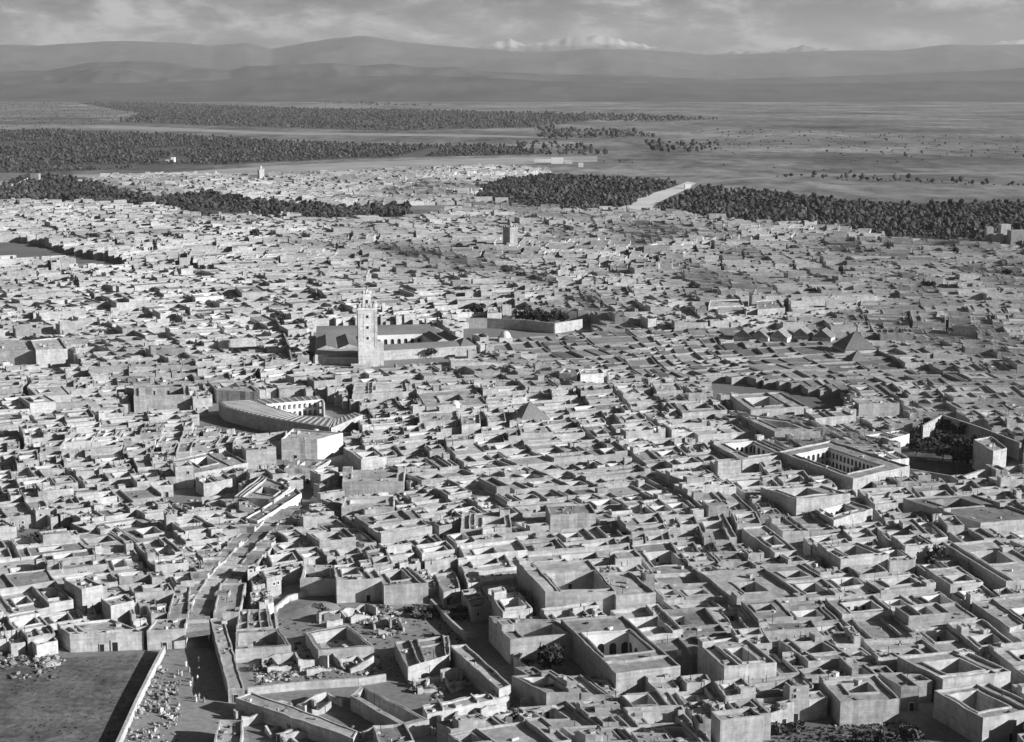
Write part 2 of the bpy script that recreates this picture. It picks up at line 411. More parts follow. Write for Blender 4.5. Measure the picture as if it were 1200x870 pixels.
# mountain ranges: real terrain, profile of the crest from the photograph, distances from the lie of the land
def rng_noise(x, y, s): return noise.noise(Vector((x * s, y * s, 3.7)))
def prof(pts, x):
    if x <= pts[0][0]: return pts[0][1]
    for (a, b), (c, d) in zip(pts, pts[1:]):
        if x <= c: return b + (d - b) * (x - a) / (c - a)
    return pts[-1][1]
def mountain_mat(name, base, snow=None):
    m = bpy.data.materials.new(name); m.use_nodes = True; nt = m.node_tree; N = nt.nodes; L = nt.links
    b = N['Principled BSDF']; b.inputs['Roughness'].default_value = .95; b.inputs['Specular IOR Level'].default_value = .05
    geo = N.new('ShaderNodeNewGeometry')
    t = N.new('ShaderNodeTexNoise'); t.inputs['Scale'].default_value = .0012; t.inputs['Detail'].default_value = 8; t.inputs['Roughness'].default_value = .65; L.new(geo.outputs['Position'], t.inputs[0])
    r = N.new('ShaderNodeMapRange'); r.inputs[1].default_value = .3; r.inputs[2].default_value = .7; r.inputs[3].default_value = base * .7; r.inputs[4].default_value = base * 1.35; L.new(t.outputs[0], r.inputs[0])
    v = r.outputs[0]
    if snow:
        sx = N.new('ShaderNodeSeparateXYZ'); L.new(geo.outputs['Position'], sx.inputs[0])
        ad = N.new('ShaderNodeMath'); ad.operation = 'MULTIPLY_ADD'; ad.inputs[1].default_value = 700; L.new(t.outputs[0], ad.inputs[0]); L.new(sx.outputs[2], ad.inputs[2])
        s = N.new('ShaderNodeMapRange'); s.inputs[1].default_value = snow + 300; s.inputs[2].default_value = snow + 420; s.inputs[3].default_value = 0; s.inputs[4].default_value = 1; L.new(ad.outputs[0], s.inputs[0])
        mx = N.new('ShaderNodeMix'); L.new(s.outputs[0], mx.inputs[0]); L.new(v, mx.inputs[2]); mx.inputs[3].default_value = .45; v = mx.outputs[0]
    c = N.new('ShaderNodeCombineColor')
    for i in range(3): L.new(v, c.inputs[i])
    L.new(c.outputs[0], b.inputs['Base Color']); return m
M['mountain'] = mountain_mat('mountain_scrub', .10); M['far_mountain'] = mountain_mat('far_mountain_rock', .11)
M['snow'] = mountain_mat('snowy_rock', .16, 1330)
def mountain_range(name, k, d0, d1, d2, pts, rough=.35, x0=-420, x1=1620, nx=640, ny=26, seed=0., jag=0.):
    b = MB(); V = []
    for j in range(ny + 1):
        t = j / ny
        D = d0 + (d1 - d0) * t * 1.25 if t <= .8 else d1 + (d2 - d1) * (t - .8) * 5
        for i in range(nx + 1):
            x = x0 + (x1 - x0) * i / nx
            hc = max(8., (YH - prof(pts, x) - jag * (abs(noise.noise(Vector((x / 26, seed, 0)))) * 9 - 2.2 + 4.5 * noise.noise(Vector((x / 9, seed, 5))))) / math.hypot(F, CY - YH) * d1 + HCAM)
            X, Y = at_dist(x, D)
            n = 0.; a = 1.; s = 1 / ((d1 - d0) * .9)
            for o in range(5):
                n += a * (1 - abs(noise.noise(Vector((X * s + seed, Y * s * .6, seed)))) * 2); a *= .5; s *= 2.1
            n = n / 1.9
            if t <= .8: prf = (t / .8) ** 1.25; hgt = hc * (prf + (n - .62) * rough * math.sin(math.pi * min(1, t / .8)) ** .8) + (n - .6) * hc * rough * .30 * (t / .8)
            else: hgt = hc * (1 - (t - .8) * 5) * (.9 + .1 * n) if t < 1 else 0
            if t == 0 or t == 1: hgt = -20
            V.append((X, Y, max(-20., hgt)))
    Fc = [(j * (nx + 1) + i, j * (nx + 1) + i + 1, (j + 1) * (nx + 1) + i + 1, (j + 1) * (nx + 1) + i) for j in range(ny) for i in range(nx)]
    b.add(V, Fc, k); return tag(b.build(name, smooth=True), kind='structure')
mountain_range('snow_mountains', 'snow', 44000, 52000, 60000,
    [(-420, 70), (480, 66), (560, 58), (585, 52), (600, 50), (620, 52), (640, 50), (665, 46), (690, 45), (710, 49), (730, 54), (770, 57), (830, 60), (900, 62), (940, 58), (1000, 57), (1050, 55), (1100, 52), (1140, 51), (1200, 50), (1620, 48)], .9, seed=4.1, jag=.5)
mountain_range('mountains', 'far_mountain', 24000, 34000, 42000,
    [(-420, 52), (0, 51), (50, 49), (90, 48), (120, 46), (170, 47), (215, 49), (250, 53), (290, 50), (320, 57), (360, 50), (400, 47), (430, 46), (470, 50), (520, 52), (560, 56), (600, 59), (650, 60), (700, 59), (760, 60), (830, 64), (880, 63), (950, 60), (1010, 59), (1060, 57), (1110, 53), (1160, 51), (1200, 49), (1300, 47), (1620, 55)], .55, seed=9.3)
mountain_range('middle_hills', 'mountain', 17000, 21500, 26000,
    [(-420, 90), (0, 84), (60, 80), (110, 70), (150, 67), (200, 69), (240, 76), (270, 80), (290, 74), (330, 73), (380, 75), (420, 77), (460, 74), (500, 77), (560, 82), (620, 84), (700, 86), (760, 90), (850, 92), (950, 88), (1050, 84), (1150, 80), (1250, 74), (1620, 78)], .6, seed=2.2)
mountain_range('near_hills', 'mountain', 14000, 16500, 20000,
    [(-420, 98), (200, 96), (290, 90), (400, 88), (520, 88), (620, 93), (690, 94), (740, 97), (850, 98), (1000, 97), (1100, 95), (1200, 94), (1620, 92)], .3, seed=6.7)
# ------------------------------------------------------------------ woods and trees
ICO = None
def ico():
    global ICO
    if ICO is None:
        import bmesh
        bm = bmesh.new(); bmesh.ops.create_icosphere(bm, subdivisions=2, radius=1)
        bm2 = bmesh.new(); bmesh.ops.create_icosphere(bm2, subdivisions=1, radius=1)
        ICO = [([tuple(v.co) for v in b.verts], [tuple(v.index for v in f.verts) for f in b.faces]) for b in (bm2, bm)]
    return ICO
def blob(mb, c, rx, rz, rng, k, sub=0, jit=.35, tone=1.):
    V, Fc = ico()[sub]; a = rng.uniform(0, 6.28); ca, sa = math.cos(a), math.sin(a)
    mb.add([(c[0] + (x * ca - y * sa) * rx * (s := 1 + rng.uniform(-jit, jit)), c[1] + (x * sa + y * ca) * rx * s, c[2] + z * rz * s) for x, y, z in V], Fc, k, tone)
def wood(name, polys, spacing, size, label, holes=(), sub=0, seed=1, kind_k='leaf', thin=0.0, two=False):
    rng = random.Random(seed); mb = MB()
    for poly in polys:
        g = [P(*p) for p in poly]; xs = [p[0] for p in g]; ys = [p[1] for p in g]
        hg = [[P(*p) for p in h] for h in holes]
        y = min(ys)
        while y < max(ys):
            x = min(xs)
            while x < max(xs):
                X, Y = x + rng.uniform(-.55, .55) * spacing, y + rng.uniform(-.55, .55) * spacing
                x += spacing
                rg = spacing * 2.0
                if not inpoly(X + rg * noise.noise(Vector((X / rg / 4, Y / rg / 4, 3.))), Y + rg * 1.5 * noise.noise(Vector((X / rg / 4, Y / rg / 4, 9.))), g) or any(inpoly(X, Y, h) for h in hg): continue
                if thin and noise.noise(Vector((X * .004, Y * .004, seed))) < thin - .5 + rng.uniform(-.15, .15): continue
                s = size * min(1.8, max(.4, rng.lognormvariate(-.1, .38))); hgt = s * rng.uniform(.8, 1.7); t = rng.uniform(.6, 1.5) * (1 + .7 * noise.noise(Vector((X / 60, Y / 60, 2.))))
                blob(mb, (X, Y, hgt * .62), s * .62, hgt * .42, rng, kind_k, sub, .4, t)
                if two: blob(mb, (X + rng.uniform(-.5, .5) * s, Y + rng.uniform(-.5, .5) * s, hgt * .45), s * .45, hgt * .32, rng, kind_k, 0, .4, t * rng.uniform(.8, 1.2))
                mb.bar((X - s * .035, Y), (X + s * .035, Y), s * .07, 0, hgt * .5, 'bark')
            y += spacing
    return tag(mb.build(name), label, 'trees', kind='stuff')
BELT_L = [(-60, 226), (0, 222), (22, 209), (45, 205), (100, 212), (128, 222), (180, 234), (240, 228), (300, 238), (400, 245), (480, 243), (482, 254), (400, 259), (300, 254), (240, 254), (200, 243), (110, 238), (0, 235), (-60, 238)]
BELT_M = [(560, 216), (600, 211), (640, 206), (700, 209), (770, 213), (796, 216), (745, 236), (724, 245), (640, 247), (590, 240), (560, 230)]
BELT_R = [(768, 247), (806, 229), (822, 221), (900, 226), (980, 236), (1060, 243), (1200, 240), (1450, 246), (1450, 280), (1200, 278), (1120, 284), (1050, 283), (1000, 271), (940, 263), (880, 262), (800, 250)]
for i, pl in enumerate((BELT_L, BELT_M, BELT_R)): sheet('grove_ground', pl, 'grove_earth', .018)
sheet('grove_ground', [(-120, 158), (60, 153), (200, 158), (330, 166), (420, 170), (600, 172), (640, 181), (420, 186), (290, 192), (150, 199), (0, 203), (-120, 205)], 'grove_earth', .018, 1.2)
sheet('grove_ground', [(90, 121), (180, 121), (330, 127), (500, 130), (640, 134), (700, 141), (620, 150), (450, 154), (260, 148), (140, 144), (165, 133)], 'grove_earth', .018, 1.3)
wood('olive_belt', [BELT_L], 5.6, 3.5, 'dark belt of trees dividing the far quarter from the main city', seed=3, two=True, thin=.10)
wood('palm_garden', [BELT_M], 6.0, 3.6, 'dark gardens of trees on the far side of the pale sandy road', seed=4, two=True, thin=.14)
wood('palm_garden', [BELT_R], 6.0, 3.7, 'broad dark grove running out from the pale sandy road to the gate castle', seed=5, two=True, thin=.12)
wood('palm_grove', [[(-120, 158), (60, 153), (200, 158), (330, 166), (420, 170), (600, 172), (640, 181), (420, 186), (290, 192), (150, 199), (0, 203), (-120, 205)]], 13, 4.3,
     'wide dark palm grove beyond the pale outer road', holes=[[(185, 186), (215, 184), (240, 190), (190, 192)], [(250, 176), (300, 175), (290, 180)], [(455, 188), (505, 174), (525, 175), (480, 190)]], seed=6, thin=.14)
wood('palm_grove', [[(90, 121), (180, 121), (330, 127), (500, 130), (640, 134), (700, 141), (620, 150), (450, 154), (260, 148), (140, 144), (165, 133)]], 30, 6.5, 'long dark plantation across the plain behind the palm grove', seed=7, thin=.14)
wood('plantation', [[(640, 133), (760, 136), (850, 141), (760, 143), (640, 141)], [(630, 151), (740, 155), (775, 161), (640, 164)], [(600, 167), (690, 170), (700, 183), (620, 182)], [(760, 168), (850, 170), (830, 180), (770, 180)],], 34, 7.5, 'scattered dark tree plantations far out on the plain', seed=8, thin=.15)
wood('plantation', [[(-60, 108.5), (80, 109.5), (150, 113), (230, 116), (100, 115), (-60, 112)], [(365, 120), (440, 121.2), (505, 125), (440, 124)]], 75, 9., 'thin dark tree lines far out towards the hills', seed=18)
wood('roadside_trees', [[(700, 187), (1000, 205), (1210, 214), (1210, 217), (1000, 208), (700, 190)], [(800, 150), (1200, 160), (1300, 190), (1000, 196), (850, 180)], [(0, 118), (80, 122), (160, 133), (140, 146), (0, 150)]], 70, 3.6, 'sparse bushes and trees dotted over the plain', seed=9, thin=.32)
wood('roadside_trees', [[(905, 207), (1000, 210), (1220, 216), (1220, 219), (1000, 212.5), (905, 209)]], 22, 5., 'line of small trees along the plain road', seed=10)
# ------------------------------------------------------------------ houses read off the photograph: roof corners FL FR BR BL, height, court corners
TR = []
def T(pts, h, label, court=None, name='courtyard_house', white=False, rooms=None, floor=None, par=.7):
    TR.append(dict(q=[P(x, y, h) for x, y in pts], h=h, label=label, court=court and [P(x, y, h) for x, y in court], name=name, white=white, rooms=rooms or [], floor=floor, par=par))
T([(639, 699), (722, 696), (690, 658), (606, 663)], 10, 'tall pale mansion with deep court and narrow walled side terrace', [(655, 693), (712, 692), (700, 671), (641, 672)], rooms=[(0, .0, .2, .95, 1.2)])
T([(722, 701), (769, 697), (738, 672), (700, 674)], 9.2, 'tall blank-walled annex block jutting from the tall pale mansion', name='block_house')
T([(722, 792), (797, 783), (730, 724), (657, 728)], 8, 'long house with whitewashed arched court below the tall pale mansion', [(710, 769), (764, 765), (741, 739), (681, 744)], white=True, floor=1.0)
T([(598, 752), (677, 745), (649, 729), (573, 726)], 7, 'wide pale house with open court beside the arched-court house', [(615, 749), (664, 745), (646, 731), (599, 735)])
T([(849, 784), (911, 779), (870, 748), (817, 756)], 9.5, 'tall block house with bare left flank rising above its neighbours', [(872, 778), (888, 776), (872, 760), (852, 763)])
T([(948, 778), (1000, 774), (962, 748), (912, 752)], 6.5, 'pale house with double roof walls beside the tall block house', [(950, 768), (980, 764), (962, 754), (935, 757)])
T([(868, 842), (903, 839), (882, 821), (851, 825)], 6.5, 'small pale house on the edge of the scrub, below the tall block house', [(872, 832), (886, 830), (877, 824), (862, 827)])
T([(985, 826), (1055, 822), (1026, 794), (960, 799)], 6, 'wide low house backing on the scrub plot', [(1000, 815), (1030, 812), (1014, 801), (984, 804)])
T([(1105, 799), (1185, 790), (1130, 764), (1052, 772)], 6.5, 'long house with dark flank facing the sunken lane', [(1108, 792), (1150, 787), (1126, 773), (1084, 778)])
T([(1152, 845), (1222, 832), (1158, 803), (1095, 812)], 7, 'big walled house with wide dark court by the sunken lane', [(1150, 836), (1184, 829), (1142, 811), (1110, 817)], floor=.3)
T([(934, 587), (996, 581), (957, 569), (891, 573)], 8.5, 'tall square-fronted house with dark roof opening, behind the arcaded house', [(934, 583), (966, 580), (946, 573), (912, 576)])
T([(977, 612), (1023, 598), (997, 589), (955, 600)], 7.5, 'house with roof loggia of small arches beside the tall square-fronted house', [(975, 606), (1003, 598), (990, 592), (965, 598)], white=True, floor=3.0)
T([(917, 625), (985, 623), (958, 606), (897, 609)], 5.5, 'low broad terrace in front of the tall square-fronted house', name='terrace_house')
T([(985, 658), (1042, 652), (1004, 638), (958, 641)], 8, 'tall house with bright court above the dark sunken yard', [(995, 653), (1025, 650), (1002, 641), (978, 643)])
T([(908, 650), (934, 647), (897, 618), (869, 621)], 6, 'long narrow house with pale twin roof beside the dark sunken yard', [(905, 641), (918, 639), (906, 630), (893, 632)])
T([(908, 508), (961, 507), (928, 494), (863, 486)], 8, 'blank high-fronted house behind the colonnaded palace', [(915, 504), (938, 502), (915, 494), (893, 494)])
T([(818, 512), (887, 507), (872, 498), (806, 503)], 5, 'low white-fronted house beside the blank high-fronted house', name='flat_house')
T([(1000, 563), (1066, 548), (974, 518), (912, 531)], 8, 'colonnaded palace with two-storey gallery round a deep court', [(992, 556), (1034, 547), (972, 525), (934, 534)], white=True, floor=.3, name='palace')
T([(870, 541), (932, 533), (892, 515), (832, 520)], 7, 'house with pillared white court next to the colonnaded palace', [(880, 536), (912, 531), (880, 518), (848, 522)], white=True, floor=2.5)
T([(1007, 475), (1054, 474), (1042, 468), (998, 469)], 8, 'lone pale block with long blank front by the market roofs', name='block_house')
T([(1164, 531), (1180, 527), (1162, 513), (1141, 517)], 12, 'tower house with battered front at the walled garden corner', name='tower_house')
T([(1042, 541), (1066, 539), (1050, 530), (1024, 534)], 8, 'white gable-walled house at the walled garden edge', name='flat_house', white=True)
T([(1040, 518), (1066, 510), (1056, 506), (1014, 512)], 4.5, 'low white pavilion inside the walled garden', name='pavilion', white=True)
T([(1149, 615), (1222, 609), (1140, 581), (1058, 586)], 7, 'long house with tall shaded flank above the lane by the garden', [(1110, 597), (1150, 594), (1126, 585), (1090, 588)])
T([(1179, 684), (1240, 680), (1168, 634), (1108, 640)], 7, 'long house whose dark flank lines the lane, below the garden', [(1160, 663), (1190, 660), (1166, 646), (1138, 649)])
T([(1043, 660), (1073, 658), (1050, 643), (1028, 646)], 6.5, 'small two-court house with bright front beside the sunken lane', [(1044, 655), (1062, 653), (1050, 646), (1036, 648)])
T([(288, 609), (302, 613), (353, 580), (347, 573)], 5, 'long bright row of shops with white doors along the street', name='shop_row', white=True)
T([(274, 584), (321, 588), (341, 573), (306, 559)], 6, 'pale house with two stepped courts behind the bright shop row', [(298, 580), (322, 581), (330, 575), (306, 573)])
T([(333, 551), (371, 551), (388, 541), (346, 539)], 6, 'pale house with narrow slots in its roof above the shop row', [(350, 547), (366, 547), (376, 543), (358, 542)])
T([(330, 516), (372, 517), (402, 509), (343, 504)], 9, 'big white two-tiered house beside the striped-roof caravanserai', name='block_house', white=True)
T([(228, 557), (291, 544), (262, 528), (200, 541)], 5, 'long low whitewashed house beside the open plot', [(235, 548), (255, 544), (242, 536), (222, 541)], white=True)
T([(239, 569), (272, 563), (260, 555), (229, 562)], 5, 'small pale house standing on the edge of the open plot', name='flat_house')
T([(42, 412), (79, 410), (70, 397), (36, 400)], 10, 'big bright-fronted house with very high walls', name='block_house')
T([(-30, 413), (41, 412), (35, 400), (-20, 400)], 9, 'big dark-walled house joined to the bright-fronted high house', name='block_house')
T([(157, 467), (223, 465), (221, 452), (157, 453)], 8, 'roofless two-storey shell with open rooms', [(163, 465), (216, 463), (214, 455), (164, 456)], floor=4.5)
T([(254, 459), (303, 461), (287, 447), (243, 448)], 6.5, 'white house at the back of the striped-roof caravanserai', [(262, 454), (282, 455), (276, 450), (258, 450)], white=True)
T([(352, 682), (393, 681), (389, 664), (357, 664)], 5, 'small roofless house with black sunken court beside the mound', [(356, 679), (389, 678), (386, 667), (359, 667)], floor=.2)
T([(394, 683), (448, 680), (432, 660), (391, 665)], 7, 'long bright-fronted house overlooking the rubble yard', [(404, 676), (424, 674), (416, 667), (398, 669)])
T([(450, 689), (502, 686), (475, 663), (440, 672)], 6, 'pale house overlooking the bushes of the rubble yard', [(460, 682), (482, 680), (470, 670), (450, 673)])
T([(276, 762), (341, 757), (327, 737), (276, 740)], 4, 'roofless walled pen with black shadow by the rubble yard', [(279, 759), (336, 755), (324, 740), (280, 742)], name='walled_pen', floor=.1, par=.1)
T([(372, 763), (439, 758), (407, 732), (358, 742)], 3.8, 'open four-sided pen in the middle of the rubble yard', [(377, 760), (433, 756), (405, 735), (364, 743)], name='walled_pen', floor=.1, par=.1)
T([(276, 741), (320, 737), (315, 716), (281, 717)], 3.6, 'low shed with three black doorways beside the street wall', name='shed')
T([(411, 816), (471, 851), (503, 844), (424, 803)], 4, 'long wedge-shaped walled pen with a row of small arches', [(417, 814), (472, 846), (496, 842), (426, 807)], name='walled_pen', floor=.1, par=.1)
T([(478, 785), (527, 770), (526, 747), (462, 755)], 4, 'low barn with broad patched roof beside the rubble yard', name='barn')
T([(585, 811), (599, 806), (546, 757), (528, 760)], 5, 'narrow sloping range of rooms running down from the barn', name='barn')
T([(500, 839), (597, 816), (586, 808), (495, 828)], 3.5, 'long low vaulted range above the rubble at the edge', name='barn', par=.1)
T([(445, 876), (487, 872), (474, 850), (437, 854)], 5, 'plain cube house beside the wedge-shaped pen', name='flat_house')
T([(82, 746), (168, 743), (130, 727), (67, 736)], 5, 'long low house with framed doorway above the grass field', name='flat_house')
T([(130, 713), (157, 707), (147, 699), (119, 705)], 8, 'tall plain cube house behind the framed-door house', name='block_house')
T([(96, 693), (120, 688), (101, 679), (75, 682)], 8.5, 'tall narrow cube house behind the plain cube house', name='block_house')
T([(172, 742), (217, 739), (220, 727), (182, 728)], 5.5, 'square gatehouse at the mouth of the covered street', name='gatehouse')
T([(196, 723), (221, 723), (223, 690), (205, 690)], 5, 'stepped narrow house lining the covered street above the gatehouse', name='terrace_house')
T([(250, 721), (281, 720), (288, 685), (258, 686)], 5, 'long flat house lining the covered street opposite the stepped house', name='flat_house')
T([(250, 876), (283, 876), (285, 848), (257, 847)], 4, 'small box house standing in the open street', name='flat_house', par=.9)
T([(276, 819), (295, 812), (420, 858), (414, 867)], 4, 'long mud range with a blank dark flank along the open street', name='barn', par=.3)
T([(571, 369), (588, 368), (586, 361), (572, 362)], 9, 'square gate tower on the bright garden wall behind the mosque', name='gate_tower')
T([(268, 809), (286, 808), (262, 724), (246, 727)], 3.6, 'long strip of low rooms bounding the open street', name='shed', par=.3)
T([(830, 361), (872, 359), (868, 352), (832, 353)], 7, 'dark-sided low hall by the square tower', name='block_house')
T([(888, 364), (920, 362), (912, 352), (886, 354)], 9, 'tall dark-flanked house beside the square tower', name='block_house')
T([(880, 482), (947, 478), (915, 461), (855, 464)], 8, 'high-walled compound with white-rimmed court beside the long open yard', [(886, 478), (917, 475), (900, 466), (872, 468)], white=True)
T([(800, 486), (852, 482), (838, 470), (790, 473)], 7.5, 'dark-flanked compound next to the white-rimmed compound', [(808, 481), (834, 479), (826, 473), (802, 475)])
T([(955, 492), (1000, 488), (985, 480), (942, 483)], 7, 'long pale house between the open yard and the lone pale block')
T([(413, 464), (489, 460), (486, 448), (415, 450)], 7, 'wide terrace house with upper walled terrace below the great mosque', [(440, 457), (472, 456), (470, 452), (442, 453)])
T([(500, 479), (572, 475), (556, 457), (488, 461)], 6.5, 'broad flat house with raised court rim below the great mosque', [(518, 472), (545, 470), (536, 463), (510, 465)])
T([(492, 496), (537, 494), (535, 483), (490, 485)], 8, 'pale cube house beside the small domed shrine', name='block_house')
T([(541, 500), (563, 498), (562, 486), (539, 488)], 9, 'tall cube house with dark side beside the small domed shrine', name='block_house')
T([(572, 497), (593, 495), (591, 485), (570, 487)], 8, 'bright cube house next to the brick pyramid roof', name='block_house')
T([(655, 439), (676, 440), (683, 434), (662, 433)], 9, 'tall pale cube house at the market edge, its flank in shade', name='block_house')
T([(680, 441), (708, 439), (704, 433), (678, 434)], 9, 'tall bright cube house at the market edge', name='block_house', white=True)
T([(401, 567), (473, 566), (475, 552), (402, 553)], 8, 'big square house with thick raised parapets above the bright shop row', [(412, 562), (464, 561), (465, 556), (413, 556)], floor=3.5)
T([(540, 623), (600, 621), (597, 602), (541, 604)], 7, 'pale house with two bright courts standing proud of its neighbours', [(566, 617), (592, 616), (590, 607), (566, 608)])
T([(645, 606), (699, 604), (691, 592), (640, 594)], 9, 'tall bright-fronted house with stained wall behind the tall pale mansion', name='block_house')
T([(770, 461), (800, 459), (793, 450), (765, 452)], 7, 'bright block house at the corner of the market roofs', name='block_house')
T([(400, 597), (462, 596), (462, 583), (404, 584)], 6.5, 'white-rimmed house with slot-like courts below the big square house', [(410, 592), (452, 591), (452, 587), (412, 587)], white=True)
# ground the fill must leave free (photograph pixels)
FREE = [[(-60, 768), (60, 772), (192, 764), (216, 758), (245, 758), (262, 790), (300, 870), (330, 960), (-250, 960)],
        [(320, 700), (395, 708), (452, 708), (505, 712), (548, 722), (562, 745), (600, 812), (600, 845), (500, 870), (430, 830), (300, 812), (285, 770), (322, 735)],
        [(905, 872), (935, 848), (1010, 846), (1060, 842), (1092, 830), (1090, 815), (1150, 850), (1190, 880), (1190, 910), (880, 910)],
        [(600, 770), (677, 762), (706, 800), (640, 812), (612, 790)],
        [(1050, 512), (1102, 495), (1195, 530), (1200, 556), (1090, 580), (1062, 558)],
        [(216, 764), (245, 764), (262, 730), (290, 690), (320, 645), (360, 600), (372, 570), (358, 575), (300, 628), (270, 655), (232, 700), (222, 730)],
        [(362, 441), (450, 446), (565, 430), (566, 418), (500, 386), (380, 386), (366, 396)],
        [(236, 498), (248, 478), (316, 472), (380, 472), (428, 490), (400, 520), (300, 524), (250, 512)],
        [(200, 585), (285, 570), (300, 560), (318, 556), (296, 552), (272, 590), (268, 606), (220, 612)],
        [(548, 402), (600, 400), (600, 392), (560, 384)], [(600, 388), (690, 385), (690, 378), (600, 372)],
        [(-60, 284), (30, 283), (60, 290), (96, 298), (150, 310), (146, 319), (70, 322), (84, 306), (20, 311), (-60, 312)],
        [(20, 622), (88, 622), (84, 642), (20, 645)], [(590, 300), (606, 300), (606, 292), (590, 292)],
        [(722, 250), (745, 240), (760, 250)], [(1154, 296), (1200, 294), (1196, 280), (1154, 284)],
        [(286, 214), (318, 213), (316, 206), (290, 207)], [(878, 368), (890, 368), (890, 362), (878, 362)]]
FREE.append([(833, 450), (905, 456), (990, 472), (978, 481), (905, 474), (835, 460)])
FREE += [[(280, 808), (430, 828), (505, 868), (520, 900), (300, 900)], [(-60, 424), (86, 424), (86, 441), (-60, 443)], [(325, 534), (405, 531), (405, 553), (325, 553)], [(155, 477), (226, 475), (226, 492), (155, 493)], [(1004, 487), (1058, 486), (1058, 500), (1004, 501)],
         [(545, 386), (692, 384), (692, 398), (600, 403), (545, 401)], [(833, 452), (990, 474), (985, 494), (950, 492), (905, 486), (835, 470)], [(815, 521), (888, 517), (888, 529), (815, 533)]]
SOUK = [(560, 408), (610, 398), (700, 388), (820, 392), (1000, 396), (1060, 440), (1060, 462), (960, 478), (860, 462), (760, 452), (640, 440)]
CITY = [(-260, 242), (0, 238), (110, 241), (200, 246), (240, 257), (300, 257), (400, 261), (480, 257), (560, 243), (590, 243), (640, 249), (724, 249), (760, 250), (800, 253), (880, 265), (940, 266), (1000, 274), (1050, 286), (1120, 287), (1200, 282), (1450, 284), (1500, 1000), (-300, 1000)]
CITY2 = [(85, 216), (130, 209), (180, 206), (300, 207), (430, 202), (545, 197), (640, 199), (640, 204), (575, 214), (555, 222), (555, 240), (482, 241), (400, 242), (300, 235), (240, 226), (180, 231), (135, 222), (105, 214)]
OUT = [(640, 200, 790, 206), (770, 206, 900, 212)]
# ------------------------------------------------------------------ the packed city: lots cut from a bent grid
rng = random.Random(11)
PC = (232.0, -179.0); R0 = 781.0
def warp(s, t):                            # lot plan -> ground
    a = s / R0; r = t
    x = PC[0] - math.sin(a) * r; y = PC[1] + math.cos(a) * r
    n1 = noise.noise(Vector((x / 170, y / 170, 1.3))); n2 = noise.noise(Vector((x / 170, y / 170, 8.1)))
    n3 = noise.noise(Vector((x / 60, y / 60, 4.4))); n4 = noise.noise(Vector((x / 60, y / 60, 6.6)))
    n5 = noise.noise(Vector((x / 360, y / 360, 5.2))); n6 = noise.noise(Vector((x / 360, y / 360, 9.7))); k = 55 * min(1., max(0., (y - 620) / 400))
    return x - 24 * n1 - 7 * n3 - k * n5, y + 24 * n2 + 7 * n4 + k * n6
trpoly = [d['q'] for d in TR]
trbox = [(min(p[0] for p in q), min(p[1] for p in q), max(p[0] for p in q), max(p[1] for p in q)) for q in trpoly]
def blocked(q):
    for u in (.04, .5, .96):
        for v in (.04, .5, .96):
            x, y = lerp2(q, u, v); px, py = PX(x, y)
            if any(inpoly(px, py, z) for z in FREE): return True
            for pl, bx in zip(trpoly, trbox):
                if bx[0] <= x <= bx[2] and bx[1] <= y <= bx[3] and inpoly(x, y, pl): return True
    qb = (min(p[0] for p in q), min(p[1] for p in q), max(p[0] for p in q), max(p[1] for p in q))
    for pl, bx in zip(trpoly, trbox):
        if bx[0] <= qb[2] and bx[2] >= qb[0] and bx[1] <= qb[3] and bx[3] >= qb[1]:
            if any(inpoly(*p, q) for p in pl): return True
    return False
LOTS = []
def inset(q, m):
    w, d = qsize(q); a, b = m / w, m / d
    return [lerp2(q, a, b), lerp2(q, 1 - a, b), lerp2(q, 1 - a, 1 - b), lerp2(q, a, 1 - b)]
def emit_lot(s0, t0, s1, t1, deep=0):
    # s grows to the left of the grid, so corners FL FR BR BL
    q = [warp(s1, t0), warp(s0, t0), warp(s0, t1), warp(s1, t1)]
    c = centroid(q)
    if c[1] < 60: return
    px, py = PX(*c)
    if not (-130 < px < 1420 and py < 960): return
    z = None
    if inpoly(px, py, CITY): z = 'city'
    elif inpoly(px, py, CITY2): z = 'city'
    if z is None: return
    if inpoly(px, py, SOUK): z = 'souk'
    if py > 340 or any(inpoly(px, py, f) for f in FREE):
        if blocked(q):
            if deep >= 3: return
            if qsize(q)[0] > qsize(q)[1]: m = (s0 + s1) / 2; emit_lot(s0, t0, m, t1, deep + 1); emit_lot(m, t0, s1, t1, deep + 1)
            else: m = (t0 + t1) / 2; emit_lot(s0, t0, s1, m, deep + 1); emit_lot(s0, m, s1, t1, deep + 1)
            return
    w, d = qsize(q)
    if min(w, d) < 2.2: return
    q = [(p[0] + rng.uniform(-.45, .45), p[1] + rng.uniform(-.45, .45)) for p in q]
    LOTS.append((inset(q, .02), z, px, py, c))
